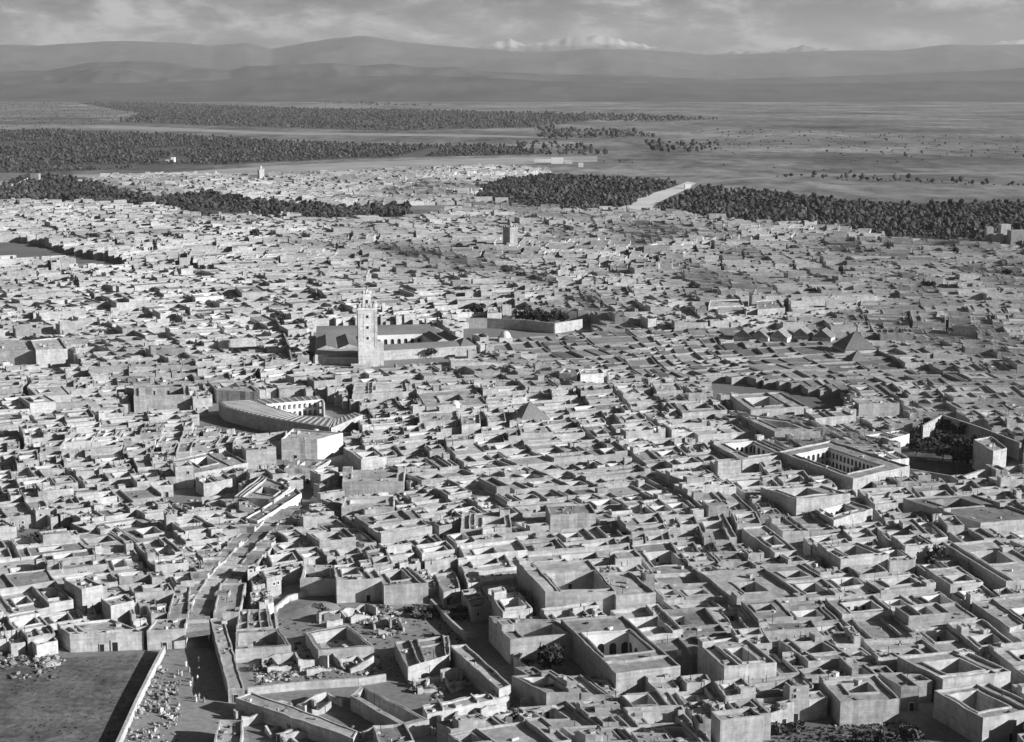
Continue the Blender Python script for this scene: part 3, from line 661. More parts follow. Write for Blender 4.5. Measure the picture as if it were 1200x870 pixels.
def cut(s0, t0, s1, t1, lvl):
    sc = ((t0 + t1) / 2) / R0
    w, d = (s1 - s0) * sc, t1 - t0
    if lvl > 2:                            # cull whole blocks out of view
        pts = [warp(a, b) for a in (s0, (s0 + s1) / 2, s1) for b in (t0, (t0 + t1) / 2, t1)]
        if all(p[1] < 150 for p in pts): return
        pp = [PX(*p) for p in pts if p[1] > 30]
        if pp and (max(p[0] for p in pp) < -160 or min(p[0] for p in pp) > 1450 or max(p[1] for p in pp) < 185): return
    A = w * d
    far = t0 > 1560
    tgt = (rng.uniform(95, 400) if rng.random() < .86 else rng.uniform(420, 850)) * (1.2 if far else 1)
    if A < tgt or (w < 7.5 and d < 7.5):
        emit_lot(s0, t0, s1, t1); return
    gap = 0
    if 900 < A < 2600 and rng.random() < .62: gap = rng.uniform(1.6, 2.6) * (1.6 if far else 1)
    elif far and A < 900 and rng.random() < .25: gap = rng.uniform(1.5, 3.)
    elif 2600 <= A < 8000 and rng.random() < .55: gap = rng.uniform(2.0, 3.6)
    elif 8000 <= A < 40000 and rng.random() < .25: gap = rng.uniform(2.2, 4.)
    f = rng.uniform(.31, .69)
    if (w * rng.uniform(.8, 1.25) > d):
        m = s0 + (s1 - s0) * f; g = gap / 2 / sc
        cut(s0, t0, m - g, t1, lvl + 1); cut(m + g, t0, s1, t1, lvl + 1)
    else:
        m = t0 + (t1 - t0) * f; g = gap / 2
        cut(s0, t0, s1, m - g, lvl + 1); cut(s0, m + g, s1, t1, lvl + 1)
cut(-900, 420, 1350, 3450, 0)
# what each lot becomes
def hgt(px, py, c, w, d):
    n = noise.noise(Vector((c[0] / 45, c[1] / 45, 2.2)))
    h = 5.6 + 2.0 * n + rng.gauss(0, .75 if c[1] < 840 else 1.2)
    if rng.random() < (.05 if c[1] < 840 else .08): h += rng.uniform(1.5, 3.5)
    if min(w, d) < 5: h -= 1.2
    if c[1] < 640: h -= .6
    return min(11, max(2.8, h))
CLUT = MB(); rc = random.Random(77)
def clutter(q, reg, n):
    for _ in range(n):
        u, v = rc.uniform(.08, .92), rc.uniform(.08, .92); lv = None
        for (u0, v0, u1, v1, l, rim, cl) in reg:
            if u0 <= u <= u1 and v0 <= v <= v1: lv = (l, cl)
        if lv is None or lv[1] == 'p': continue
        x, y = lerp2(q, u, v); z = lv[0] - .15; k = rc.random()
        if k < .45: blob(CLUT, (x, y, z + .3), rc.uniform(.2, .7), rc.uniform(.3, .6), rc, 'stone', 0, .4, rc.choice((.25, .5, .9)))
        elif k < .75:
            a = rc.uniform(0, 3); l = rc.uniform(.8, 2.6); CLUT.bar((x, y), (x + l * math.cos(a), y + l * math.sin(a)), rc.uniform(.3, 1.1), z, z + rc.uniform(.25, .7), rc.choice(('reed', 'wood', 'cloth', 'wall')), rc.uniform(.6, 1.4))
        elif k < .9: CLUT.prism(sqr((x, y), rc.uniform(.4, .9), rc.uniform(0, 1)), z, z + rc.uniform(.6, 1.5), 'wall', rc.uniform(.7, 1.3))
        else: CLUT.prism(sqr((x, y), .07, 0), z, z + rc.uniform(2, 4), 'wood')
near = []; stuff_h = MB(); stuff_s = MB()
S1 = {k: stuff_h for k in 'rpcmnqw'}; S2 = {k: stuff_s for k in 'rpcmnqw'}
LOTS.sort(key=lambda l: l[4][1])
NC = NF = 0
for q, z, px, py, c in LOTS:
    w, d = qsize(q); dist = c[1]
    lod = 0 if dist < 740 else 1 if dist < 1080 else 2 if dist < 1800 else 3
    r = random.Random(int(c[0] * 13) * 7919 + int(c[1] * 17))
    if z == 'souk':
        h = 3.6 + r.uniform(-.5, .7)
        reg, info = plan(r, w, d, h, max(1, lod), False, True)
        tn = tones_for(r); tn['r'] *= r.uniform(.5, .95); tn['w'] *= .8; tn['p'] *= .85
        stepped(q, reg, tn, S2); continue
    rng.seed(int(c[0] * 31 + c[1] * 57)); h = hgt(px, py, c, w, d)
    reg, info = plan(r, w, d, h, lod)
    tn = tones_for(r, info['white'] and lod < 2)
    vis = -25 < px < 1225 and py < 893
    if lod < 2: clutter(q, reg, r.choice((2, 5, 8, 12)) if lod == 0 else r.choice((0, 2, 4)))
    if vis and info['court'] and NC < 255: NC += 1; near.append((q, reg, tn, info, r, c, h, 'courtyard_house', w * d))
    elif vis and not info['court'] and NF < 230: NF += 1; near.append((q, reg, tn, info, r, c, h, 'flat_house', w * d))
    else: stepped(q, reg, tn, S1)
tag(stuff_h.build('packed_houses'), 'countless flat-roofed mud houses packed together across the far city', 'houses', kind='stuff')
tag(stuff_s.build('market_roofs'), 'countless low market roofs in uneven strips behind the great mosque', 'roofs', kind='stuff')
# traced houses
for d_ in TR:
    q = d_['q']; h = d_['h']; r = random.Random(d_['label']); w, dd = qsize(q)
    reg = [(0, 0, 1, 1, h, d_['par'], 'r')]; info = {'rooms': 1, 'court': False, 'white': d_['white']}
    for (a, b, c2, e, dz) in d_['rooms']: reg.append((a, b, c2, e, h + dz, .3, 'r'))
    if d_['court']:
        uv = [inv2(q, *p) for p in d_['court']]
        cr = (max(.04, (uv[0][0] + uv[3][0]) / 2), max(.04, (uv[0][1] + uv[1][1]) / 2), min(.96, (uv[1][0] + uv[2][0]) / 2), min(.96, (uv[2][1] + uv[3][1]) / 2))
        info['court'] = cr; tu, tv = .42 / w, .42 / dd
        if d_['name'] != 'walled_pen': reg.append((max(0, cr[0] - tu), max(0, cr[1] - tv), min(1, cr[2] + tu), min(1, cr[3] + tv), h + .5, 0, 'p'))
        reg.append((*cr, d_['floor'] if d_['floor'] is not None else max(.3, h - 6), 0, 'c'))
    if d_['name'] in ('courtyard_house', 'flat_house', 'terrace_house') and w > 11:
        for _ in range(2):
            a, b = r.uniform(2.5, 4.) / w, r.uniform(2.5, 4.) / dd; u0 = r.choice((0, 1 - a)); v0 = r.choice((1 - b, r.uniform(.3, 1 - b)))
            cr = info['court']
            if cr and not (u0 + a < cr[0] - .03 or u0 > cr[2] + .03 or v0 + b < cr[1] - .03 or v0 > cr[3] + .03): continue
            reg.append((u0, v0, u0 + a, v0 + b, h + r.uniform(.8, 2.2), .2, 'm'))
    if w > 9 and d_['name'] not in ('walled_pen', 'gate_tower', 'tower_house', 'block_house', 'gatehouse', 'shop_row', 'palace'):
        for _ in range(3):
            u = r.uniform(.1, .9); cr = info['court']
            if not cr or u < cr[0] - .05 or u > cr[2] + .05: reg.insert(1, (u, 0, u + .4 / w, 1, h + r.uniform(.5, 1.1), 0, 'p'))
            v = r.uniform(.1, .9)
            if r.random() < .4 and (not cr or v < cr[1] - .05 or v > cr[3] + .05): reg.insert(1, (0, v, 1, v + .4 / dd, h + r.uniform(.4, .9), 0, 'p'))
    clutter(q, reg, 9)
    tn = tones_for(r, d_['white']); tn['w'] = max(tn['w'], 1.); d_['tn'] = tn
    if d_['white'] and not d_['court']: tn['w'] = tn['p'] = 1.55
    cat = {'palace': 'palace', 'walled_pen': 'pen', 'barn': 'barn', 'shed': 'shed', 'gate_tower': 'tower', 'shop_row': 'shops', 'pavilion': 'pavilion'}.get(d_['name'], 'house')
    d_['o'] = house_object(d_['name'], q, reg, tn, d_['label'], cat, None, info, r, doors=d_['name'] not in ('walled_pen', 'palace')); d_['cr'] = info['court']
tag(CLUT.build('terrace_clutter'), 'jars, bundles, mats and poles lying about on the terraces', 'clutter', kind='stuff')
# individual houses of the fill, each named by its look and the landmark it stands out from
LM = [('the tall pale mansion', P(690, 720)), ('the arched-court house', P(740, 800)), ('the tall block house', P(860, 800)), ('the colonnaded palace', P(990, 570)),
      ('the walled garden', P(1120, 560)), ('the grass field', P(80, 790)), ('the covered street', P(255, 715)), ('the bright shop row', P(325, 612)), ('the rubble yard', P(440, 745)),
      ('the scrub plot', P(1000, 860)), ('the sunken lane', P(1110, 720)), ('the striped-roof caravanserai', P(330, 505)), ('the big white two-tiered house', P(365, 540)), ('the great mosque', P(460, 425)),
      ('the tall square-fronted house', P(945, 610)), ('the battlemented turret', P(198, 632)), ('the planted roof garden', P(55, 640)), ('the brick pyramid roof', P(625, 505))]
U_ = 'zeroth first second third fourth fifth sixth seventh eighth ninth tenth eleventh twelfth thirteenth fourteenth fifteenth sixteenth seventeenth eighteenth nineteenth'.split()
def ordinal(n):
    if n < 20: return U_[n]
    t, u = divmod(n, 10); t = 'x x twent thirt fort fift sixt sevent eight ninet'.split()[t]
    return t + 'ieth' if u == 0 else t + 'y-' + U_[u]
by = {}
for n in near:
    i = min(range(len(LM)), key=lambda i: math.dist(LM[i][1], n[5])); by.setdefault(i, []).append((math.dist(LM[i][1], n[5]), n))
for i, lst in by.items():
    lst.sort(key=lambda a: a[0])
    for k, (ds, (q, reg, tn, info, r, c, h, nm, A)) in enumerate(lst):
        size = 'small' if A < 110 else 'large' if A > 210 else 'mid-sized'
        tone = 'pale' if tn['w'] > 1.06 else 'dusky' if tn['w'] < .93 else 'grey'
        rm = ('with roof room' if info['rooms'] == 1 else 'with roof rooms') if info['rooms'] else 'with open terrace'
        kindw = 'courtyard house' if nm == 'courtyard_house' else 'flat-roofed house'
        lab = f'{size} {tone} {kindw} {rm}, {ordinal(k + 1)} out from {LM[i][0]}'
        house_object(nm, q, reg, tn, lab, 'house', 'courtyard houses of the old city' if nm == 'courtyard_house' else 'small flat-roofed houses of the old city', info, r)
# ------------------------------------------------------------------ landmarks
def zat(X, Y, py):                          # height at which a point over X, Y shows on photograph row py
    lo, hi = -5., 160.
    for _ in range(40):
        m = (lo + hi) / 2
        if PX(X, Y, m)[1] > py: lo = m
        else: hi = m
    return lo
def part(root, name, fn, parent=None):
    b = MB(); fn(b); o = b.build(name, parent or root, tuple(root.location) if parent is None else tuple(root.location)); return o
def gable(b, q, u0, v0, u1, v1, ze, zr, axis, k='tile', tone=1., z0=None):
    if axis == 'u':
        vm = (v0 + v1) / 2
        e = [lerp2(q, u0, v0), lerp2(q, u1, v0), lerp2(q, u1, v1), lerp2(q, u0, v1)]; r0, r1 = lerp2(q, u0, vm), lerp2(q, u1, vm)
    else:
        um = (u0 + u1) / 2
        e = [lerp2(q, u1, v0), lerp2(q, u1, v1), lerp2(q, u0, v1), lerp2(q, u0, v0)]; r0, r1 = lerp2(q, um, v0), lerp2(q, um, v1)
    E = [(*p, ze) for p in e]; A, B = (*r0, zr), (*r1, zr)
    b.face([E[0], E[1], B, A], k, tone); b.face([E[2], E[3], A, B], k, tone)
    b.face([E[3], E[0], A], 'wall', tone); b.face([E[1], E[2], B], 'wall', tone)
def pyramid(b, q, ze, zr, k='tile', tone=1.):
    c = centroid(q)
    for i in range(len(q)): b.face([(*q[i], ze), (*q[(i + 1) % len(q)], ze), (*c, zr)], k, tone)
def dome(b, c, r, z, k='white', tone=1., n=14, m=6, stretch=1.15):
    for i in range(m):
        a0, a1 = i / m * math.pi / 2, (i + 1) / m * math.pi / 2
        for j in range(n):
            t0, t1 = j / n * 2 * math.pi, (j + 1) / n * 2 * math.pi
            f = lambda a, t: (c[0] + r * math.cos(a) * math.cos(t), c[1] + r * math.cos(a) * math.sin(t), z + r * stretch * math.sin(a))
            pts = [f(a0, t0), f(a0, t1), f(a1, t1), f(a1, t0)]; b.face(pts[:3] if i == m - 1 else pts, k, tone)
def mid(a, b, t=.5): return (a[0] + (b[0] - a[0]) * t, a[1] + (b[1] - a[1]) * t)
def merlons(root, q, z, n, k, tone, sz, parent=None):
    for s in range(4):
        a, e = q[s], q[(s + 1) % 4]
        for i in range(n):
            t = (i + .5) / n; c = mid(a, e, t); cc = centroid(q); c = mid(c, cc, .04)
            part(root, 'merlon', lambda b: b.prism(sqr(c, sz / 2, math.atan2(e[1] - a[1], e[0] - a[0])), z, z + sz * 1.5, k, tone), parent)
def minaret(name, px, py, rows, hw, ang, label, k='wall', tone=1.1, panel=True, lant=.42):
    """rows: photograph rows of shaft top, lantern top and tip"""
    c = P(px, py); z1, z2, z3 = (zat(*c, r) for r in rows)
    root = thing(name, label, 'minaret', (*c, 0))
    q = sqr(c, hw, ang)
    sh = part(root, 'shaft', lambda b: b.prism(q, 0, z1, k, tone))
    q2 = sqr(c, hw * 1.04, ang)
    part(root, 'cornice', lambda b: b.prism(q2, z1 - hw * .35, z1 - hw * .15, k, tone * 1.1, bottom=True), sh)
    if panel:
        for s in range(4):                 # framed panel and small windows on each face
            a, e = q[s], q[(s + 1) % 4]; n = ((e[1] - a[1]), -(e[0] - a[0])); l = math.hypot(*n); n = (n[0] / l, n[1] / l)
            off = lambda t, o: (a[0] + (e[0] - a[0]) * t + n[0] * o, a[1] + (e[1] - a[1]) * t + n[1] * o)
            for t0, t1 in ((.0, .14), (.86, 1.)):
                part(root, 'pilaster', lambda b: b.bar(off(t0 + .001, .04), off(t1 - .001, .04), .2, z1 * .34, z1 - hw * .4, k, tone * .92), sh)
            part(root, 'panel', lambda b: b.bar(off(.3, .02), off(.7, .02), .14, z1 * .42, z1 * .9, k, tone * 1.12), sh)
            for zz in (.48, .66, .84):
                part(root, 'window', lambda b: b.bar(off(.44, .1), off(.56, .1), .14, z1 * zz - .8, z1 * zz + .8, 'wood'), sh)
    merlons(root, q, z1, 5 if panel else 3, k, tone, hw * .24, sh)
    ql = sqr(c, hw * lant, ang)
    ln = part(root, 'lantern', lambda b: b.prism(ql, z1 - .1, z2, k, tone))
    if panel:
        for s in range(4):
            a, e = ql[s], ql[(s + 1) % 4]; n = ((e[1] - a[1]), -(e[0] - a[0])); l = math.hypot(*n); n = (n[0] / l * .05, n[1] / l * .05)
            p0, p1 = mid(a, e, .36), mid(a, e, .64)
            part(root, 'window', lambda b: b.bar((p0[0] + n[0], p0[1] + n[1]), (p1[0] + n[0], p1[1] + n[1]), .14, z1 + 1, z1 + (z2 - z1) * .5, 'wood'), ln)
        merlons(root, ql, z2, 3, k, tone, hw * .2, ln)
    def top(b): dome(b, c, hw * lant * .7, z2 - .02, k, tone, 10, 5, 1.3)
    part(root, 'dome', top, ln)
    part(root, 'finial', lambda b: b.prism(sqr(c, max(.12, hw * .03), 0), z2 + hw * lant * .85, z3, 'wood'), ln)
    return root
ANG = R(20)
minaret('minaret', 431, 428, (358.5, 343.5, 335), 5.6, R(8), 'tall pale square minaret with lantern standing before the great mosque', tone=1.65)
mc = P(431, 428)
# the mosque: quad at the roof level, everything laid out inside it
def mosque():
    q = [P(369, 416, 6), P(558, 405, 6), P(511, 383, 6), P(371, 385, 6)]; c = centroid(q); ze = 6.
    root = thing('mosque', 'great mosque with dark tiled parallel roofs and a white arcaded court', 'mosque', (*c, 0))
    uv = [inv2(q, *P(x, y, 6)) for x, y in ((445, 406), (527, 401), (494, 392), (440, 394.5))]
    u0, u1 = uv[3][0], uv[2][0]; v0, v1 = uv[0][1] + .03, (uv[2][1] + uv[3][1]) / 2
    def body(b):                            # solid ring of walls round the court
        for (a, e, f, g) in ((0, 0, 1, v0), (0, v1, 1, 1), (0, v0, u0, v1), (u1, v0, 1, v1)):
            b.prism([lerp2(q, a, e), lerp2(q, f, e), lerp2(q, f, g), lerp2(q, a, g)], 0, ze - .05, 'wall', 1.1)
    part(root, 'wall', body)
    part(root, 'courtyard', lambda b: b.face([(*lerp2(q, *p), .05) for p in ((u0, v0), (u1, v0), (u1, v1), (u0, v1))], 'court', 1.6))
    def arc(b):
        arcade(b, lerp2(q, u0, v1 - .012), lerp2(q, u1, v1 - .012), .05, ze + .6, 7, 'white', 1.1, .55, .42, .5)
        p0, p1 = lerp2(q, u0, v1), lerp2(q, u1, v1)
    part(root, 'arcade', arc)
    part(root, 'gallery_shade_panel', lambda b: b.bar(lerp2(q, u0, v1 - .002), lerp2(q, u1, v1 - .002), .3, .05, ze, 'wood', 2.))  # dark panel behind the arches, the gallery's shade put in as colour
    n = 3; dv = (1 - v1) / n
    for i in range(n): part(root, 'roof', lambda b: gable(b, q, 0, v1 + i * dv, .93, v1 + (i + 1) * dv - .004, ze, ze + 2.6, 'u'))
    k = 3; du = u0 / k
    for i in range(k): part(root, 'roof', lambda b: gable(b, q, i * du, v0 * .8, (i + 1) * du - .004, v1 - .004, ze, ze + 2.4, 'v', tone=.9))
    part(root, 'roof', lambda b: gable(b, q, u0 * .9, .01, .9, v0 - .01, ze, ze + 2.2, 'u'))
    m = (1 - u1) / 2
    for i in range(2): part(root, 'roof', lambda b: gable(b, q, u1 + i * m + .003, v0, u1 + (i + 1) * m - .003, v1 - .004, ze, ze + 2.4, 'v'))
    part(root, 'corner_roof', lambda b: pyramid(b, [lerp2(q, .9, .0), lerp2(q, 1, .0), lerp2(q, 1, v0), lerp2(q, .9, v0)], ze, ze + 4.))
    part(root, 'plinth', lambda b: b.prism(sqr((mc[0] + 2, mc[1] + 3), 6.6, R(12)), 0, 13, 'wall', 1.15))
mosque()
def front_wall(name, pts, z, th, label, tone=1., k='wall', zs=None, base0=0.):
    g = [P(x, y, zz) for (x, y), zz in zip(pts, zs or [z] * len(pts))]
    root = thing(name, label, 'wall', (*g[0], 0))
    for i in range(len(g) - 1):
        za, zb = (zs[i], zs[i + 1]) if zs else (z, z)
        a, e = g[i], g[i + 1]; dx, dy = e[0] - a[0], e[1] - a[1]; l = math.hypot(dx, dy); nx, ny = -dy / l * th / 2, dx / l * th / 2
        part(root, 'wall_length', lambda b: b.prism([(a[0] - nx, a[1] - ny), (e[0] - nx, e[1] - ny), (e[0] + nx, e[1] + ny), (a[0] + nx, a[1] + ny)], 0, 0, k, tone, z1s=[za, zb, zb, za]))
        b2 = MB()
    return root
front_wall('mosque_wall', [(367, 418), (420, 419)], 4.5, .8, 'bright low wall along the left foot of the great mosque', 1.2)
front_wall('garden_wall', [(546, 373), (571, 373), (616, 375), (650, 379), (682, 374)], 7, 1., 'long bright rampart with a garden behind it, beside the great mosque', 1.0)
front_wall('field_wall', [(192, 757), (176, 788), (160, 820), (139, 866), (120, 905)], 2.2, .9, 'low mud wall between the grass field and the open street', 1.15)
front_wall('garden_wall', [(1081, 499), (1104, 486), (1150, 501), (1196, 519)], 8, .9, 'high shaded wall on the far side of the walled garden', .9)
front_wall('battered_wall', [(1078, 571), (1110, 564), (1150, 551), (1193, 546)], 0, 1.2, 'bright wall rising towards the tower house at the garden', 1.2, zs=[2.5, 4.5, 7., 7.5])
front_wall('garden_wall', [(1000, 548), (1040, 545), (1140, 562)], 4.5, .8, 'shaded inner wall along the near edge of the walled garden', .9)
front_wall('ruined_wall', [(188, 405), (200, 404), (214, 411), (222, 416), (233, 418)], 0, 1.2, 'dark ruined rampart with a broken sloping top', .8, zs=[9, 9.5, 7.5, 8, 7])
front_wall('lane_wall', [(323, 372), (331, 386), (338, 403), (342, 421)], 8, 1., 'tall dark lane wall running towards the great mosque', .8)
front_wall('city_wall', [(-10, 224), (22, 214), (40, 204)], 6, 2., 'pale old city wall climbing to a small gate at the tree belt', 1.1)
front_wall('yard_wall', [(603, 770), (622, 785), (642, 796), (700, 792)], 3.2, .7, 'low wall round the tree yard under the arched-court house', 1.)
front_wall('lane_wall', [(640, 797), (668, 822), (700, 850)], 3.4, .7, 'low wall running down from the tree yard', 1.)
front_wall('rubble_wall', [(290, 806), (345, 800), (420, 795), (452, 790)], 2.2, .8, 'low bright wall along the lower edge of the rubble yard', 1.2)
front_wall('rubble_wall', [(325, 735), (322, 712), (338, 698), (360, 692)], 2., .8, 'curved mud wall round the bare mound', 1.1)
front_wall('rubble_wall', [(505, 702), (528, 726), (546, 742)], 2.4, .7, 'slanting wall behind the bushes of the rubble yard', 1.1)
# the caravanserai with the striped roof
def caravanserai():
    z = 7.; o = [P(x, y, z) for x, y in ((256, 471), (263, 477), (280, 482), (300, 487), (335, 493.5), (386, 501))]
    inn = [P(x, y, z) for x, y in ((296, 468.5), (310, 474), (322, 478), (334, 482), (352, 487), (392, 491))]
    root = thing('caravanserai', 'curved-walled caravanserai with striped roof and white two-tier arcade', 'caravanserai', (*centroid(o), 0))
    def ring(b):
        for i in range(len(o) - 1): b.prism([o[i], o[i + 1], inn[i + 1], inn[i]], 0, z, 'wall', 1., 'tile')
    part(root, 'wall', ring)
    back = [P(x, y, z) for x, y in ((310, 474.2), (378, 468.5), (374, 463.5), (296, 468))]
    part(root, 'rear_range', lambda b: b.prism(back, 0, z - .1, 'wall', 1., 'tile'))
    right = [P(x, y, z) for x, y in ((392, 491), (415, 482.5), (425, 485), (388, 501))]
    part(root, 'side_range', lambda b: b.prism(right, 0, z - .3, 'wall', 1., 'tile'))
    def arc(b):
        p, q2 = P(312, 475, z), P(378, 469.3, z); arcade(b, p, q2, .1, z + .5, 11, 'white', 1.1, .6, .45, .5, 2)
    part(root, 'arcade', arc)
    part(root, 'end_wall', lambda b: b.bar(P(378, 469.2, z), P(380, 473, z), .6, 0, z + .5, 'white'))
    part(root, 'courtyard', lambda b: b.face([(*P(x, y, z), .06) for x, y in ((310, 475), (378, 469.5), (413, 482), (392, 491), (352, 487), (322, 478))], 'court', 1.4))
    for i in range(len(o) - 1):
        l = math.dist(o[i], o[i + 1]); n = max(1, int(l / 3.3))
        for j in range(n):
            t = (j + .5) / n; a, e = mid(o[i], o[i + 1], t), mid(inn[i], inn[i + 1], t)
            part(root, 'roof_rib', lambda b: b.bar(mid(a, e, .08), mid(a, e, .92), 1.0, z + .003, z + .16, 'white', .9))
    for j in range(9):
        t = (j + .5) / 9; a, e = mid(back[0], back[1], t), mid(back[3], back[2], t)
        part(root, 'roof_rib', lambda b: b.bar(mid(a, e, .1), mid(a, e, .9), .8, z - .097, z + .06, 'white', .85))
    for j in range(7):
        t = (j + .5) / 7; a, e = mid(right[0], right[1], t), mid(right[3], right[2], t)
        part(root, 'roof_rib', lambda b: b.bar(mid(a, e, .1), mid(a, e, .9), .8, z - .297, z - .14, 'white', .9))
caravanserai()
# arcades inside the traced courts
def court_arcade(lbl, n_back, n_right, rows=1, zt=None, sp=.5):
    d = next(d for d in TR if d['label'].startswith(lbl)); q, cr, h = d['q'], d['cr'], d['h']; fl = d['floor'] or .3; zt = zt or h - .05
    base = tuple(d['o'].location); w, dd = qsize(q); e = .75 / w, .75 / dd
    for nm, p, r_, n in (('arcade', (cr[0], cr[3] - e[1]), (cr[2], cr[3] - e[1]), n_back), ('arcade', (cr[2] - e[0], cr[3]), (cr[2] - e[0], cr[1]), n_right)):
        if not n: continue
        b = MB(); arcade(b, lerp2(q, *p), lerp2(q, *r_), fl, zt, n, 'white', 1., .6, sp, .4, rows); b.build(nm, d['o'], base)
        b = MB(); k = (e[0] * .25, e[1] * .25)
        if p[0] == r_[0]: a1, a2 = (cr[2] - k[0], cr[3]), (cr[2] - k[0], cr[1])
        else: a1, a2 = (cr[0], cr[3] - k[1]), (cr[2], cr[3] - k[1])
        b.bar(lerp2(q, *a1), lerp2(q, *a2), .15, fl, zt - .6, 'wood', 2.); b.build('gallery_shade_panel', d['o'], base)  # dark strip close behind the arches stands in for the gallery's shade
court_arcade('long house with whitewashed', 4, 4, sp=.42)
court_arcade('colonnaded palace', 7, 14, 2)
court_arcade('house with pillared', 6, 5)
court_arcade('house with roof loggia', 4, 4)
d = next(d for d in TR if d['name'] == 'shop_row'); q = d['q']; b_ = tuple(d['o'].location)
for i in range(9):                          # doors of the shops on the bright side
    a, e = mid(q[1], q[2], (i + .3) / 9), mid(q[1], q[2], (i + .7) / 9); n = (q[2][1] - q[1][1], -(q[2][0] - q[1][0])); l = math.hypot(*n); n = (n[0] / l * .05, n[1] / l * .05)
    b = MB(); b.bar((a[0] + n[0], a[1] + n[1]), (e[0] + n[0], e[1] + n[1]), .16, 0, 2.6, 'wood', 1.5); b.build('door', d['o'], b_)
d = next(d for d in TR if d['label'].startswith('low shed with three')); q = d['q']; b_ = tuple(d['o'].location)
for t in (.25, .52, .78):
    a, e = lerp2(q, t - .035, 0), lerp2(q, t + .035, 0); b = MB(); b.bar((a[0], a[1] - .05), (e[0], e[1] - .05), .2, .6, 2.8, 'wood', .6); b.build('doorway', d['o'], b_)
d = next(d for d in TR if d['label'].startswith('long low house with framed')); q = d['q']; b_ = tuple(d['o'].location)
for nm, t0, t1, z1, k, o_ in (('door_frame', .55, .67, 3.4, 'white', .05), ('doorway', .575, .645, 2.7, 'wood', .12)):
    a, e = lerp2(q, t0, 0), lerp2(q, t1, 0); b = MB(); b.bar((a[0], a[1] - o_), (e[0], e[1] - o_), .2, 0.02, z1, k, 1.); b.build(nm, d['o'], b_)
# roofs of other shapes
def hut(name, px, py, hw, ze, zr, ang, label, k='tile', tone=1., kind='pyramid', wk='wall'):
    c = P(px, py); root = thing(name, label, 'shrine' if kind == 'dome' else 'house', (*c, 0)); q = sqr(c, hw, ang)
    part(root, 'wall', lambda b: b.prism(q, 0, ze, wk, 1.1)); q2 = sqr(c, hw * 1.06, ang)
    if kind == 'pyramid': part(root, 'roof', lambda b: pyramid(b, q2, ze + .02, zr, k, tone))
    elif kind == 'gable': part(root, 'roof', lambda b: gable(b, q2, 0, 0, 1, 1, ze + .02, zr, 'v', k, tone))
    else: part(root, 'dome', lambda b: dome(b, c, hw * .85, ze - .02, 'white', 1.1))
    return root
hut('pyramid_roofed_shrine', 621, 502, 7.5, 5.5, 13.5, ANG, 'shrine with dark brick pyramid roof among pale terraces', tone=1.3)
hut('pyramid_roofed_shrine', 350, 432, 5.5, 4, 8.5, R(40), 'small pyramid-roofed hut just below the great minaret', tone=1.)
hut('pyramid_roofed_shrine', 1001, 418, 10, 6, 16, R(10), 'large dark pyramid-roofed shrine at the edge of the market', tone=.9)
hut('pyramid_roofed_shrine', 1004, 430, 6, 4, 10, R(10), 'smaller pyramid-roofed hut in front of the large market shrine', tone=.9)
for i, (x, y) in enumerate(((873, 405), (892, 406), (914, 406), (965, 406), (940, 404))):
    hut('gabled_hall', x, y, 6.0, 6.5, 11.5, R(-25), f'{U_[i + 1]} of the steep gabled market halls in a row', 'roof', .5 + .1 * (i % 3), 'gable')
hut('domed_shrine', 592, 406, 4.2, 6, 0, R(8), 'little white domed shrine at the corner of the great mosque', kind='dome', wk='white')
hut('domed_shrine', 533, 491, 3.6, 6, 0, R(20), 'small domed shrine between terraces below the great mosque', kind='dome')
hut('domed_shrine', 345, 667, 2.6, 2.2, 0, R(20), 'white egg-shaped dome by the covered street', kind='dome', wk='white')
minaret('minaret', 598, 297, (266, 262, 258), 5.2, R(42), 'dark square minaret rising from the far city', tone=.75, panel=False, lant=.4)
minaret('minaret', 306, 210, (199, 195, 192), 4.5, R(30), 'small pale minaret at the edge of the far quarter', tone=1.2, panel=False)
minaret('minaret', 884, 366, (345, 341, 337), 3.2, R(10), 'plain square tower by the dark-sided hall', tone=.9, panel=False)
minaret('minaret', 432, 338, (322, 318, 314), 2.2, R(10), 'thin pale minaret behind the great minaret', tone=1.3, panel=False)
minaret('minaret', 659, 330, (312, 308, 305), 2.2, R(10), 'slim pale minaret among the terraces past the garden rampart', tone=1.0, panel=False)
minaret('turret', 201, 634, (601, 599, 597.5), 2.0, R(25), 'small battlemented turret standing among low courtyard houses', tone=.8, panel=False, lant=.35)
# gate castle at the right of the grove and outlying white buildings
def blocks(name, label, cat, items, k='wall'):
    g = [P(x, y) for x, y, *_ in items]; root = thing(name, label, cat, (*g[0], 0))
    for (x, y, w, d_, top, tone), c in zip(items, g):
        z = zat(*c, top); q = [(c[0] - w / 2, c[1] - d_ / 2), (c[0] + w / 2, c[1] - d_ / 2), (c[0] + w / 2, c[1] + d_ / 2), (c[0] - w / 2, c[1] + d_ / 2)]
        part(root, 'block', lambda b: b.prism(q, 0, z, k, tone))
    return root
blocks('gate_castle', 'castle-like gatehouse with towers at the end of the grove', 'castle', [(1158, 287, 7, 8, 266, 1.), (1176, 287, 10, 10, 263, 1.3), (1192, 289, 18, 14, 270, .8), (1168, 288, 10, 8, 274, .9)])
blocks('villa', 'white villa with low wings on the open plain', 'villa', [(636, 190, 38, 14, 186.5, 1.), (653, 192, 26, 14, 185, 1.15), (666, 192, 16, 12, 188, 1.)], 'white')
tag(blocks('farmhouse', 'lone white cube standing beside the villa on the plain', 'house', [(680.5, 196, 10, 10, 191, 1.1)], 'white'))
blocks('farmhouse', 'small white farmhouse in the palm grove clearing', 'house', [(203, 190, 8, 10, 184.5, 1.1), (198, 190, 12, 8, 187, .9)], 'white')
blocks('farmhouse', 'white speck of a house among the distant plantations', 'house', [(670, 169.5, 8, 8, 167, 1.)], 'white')
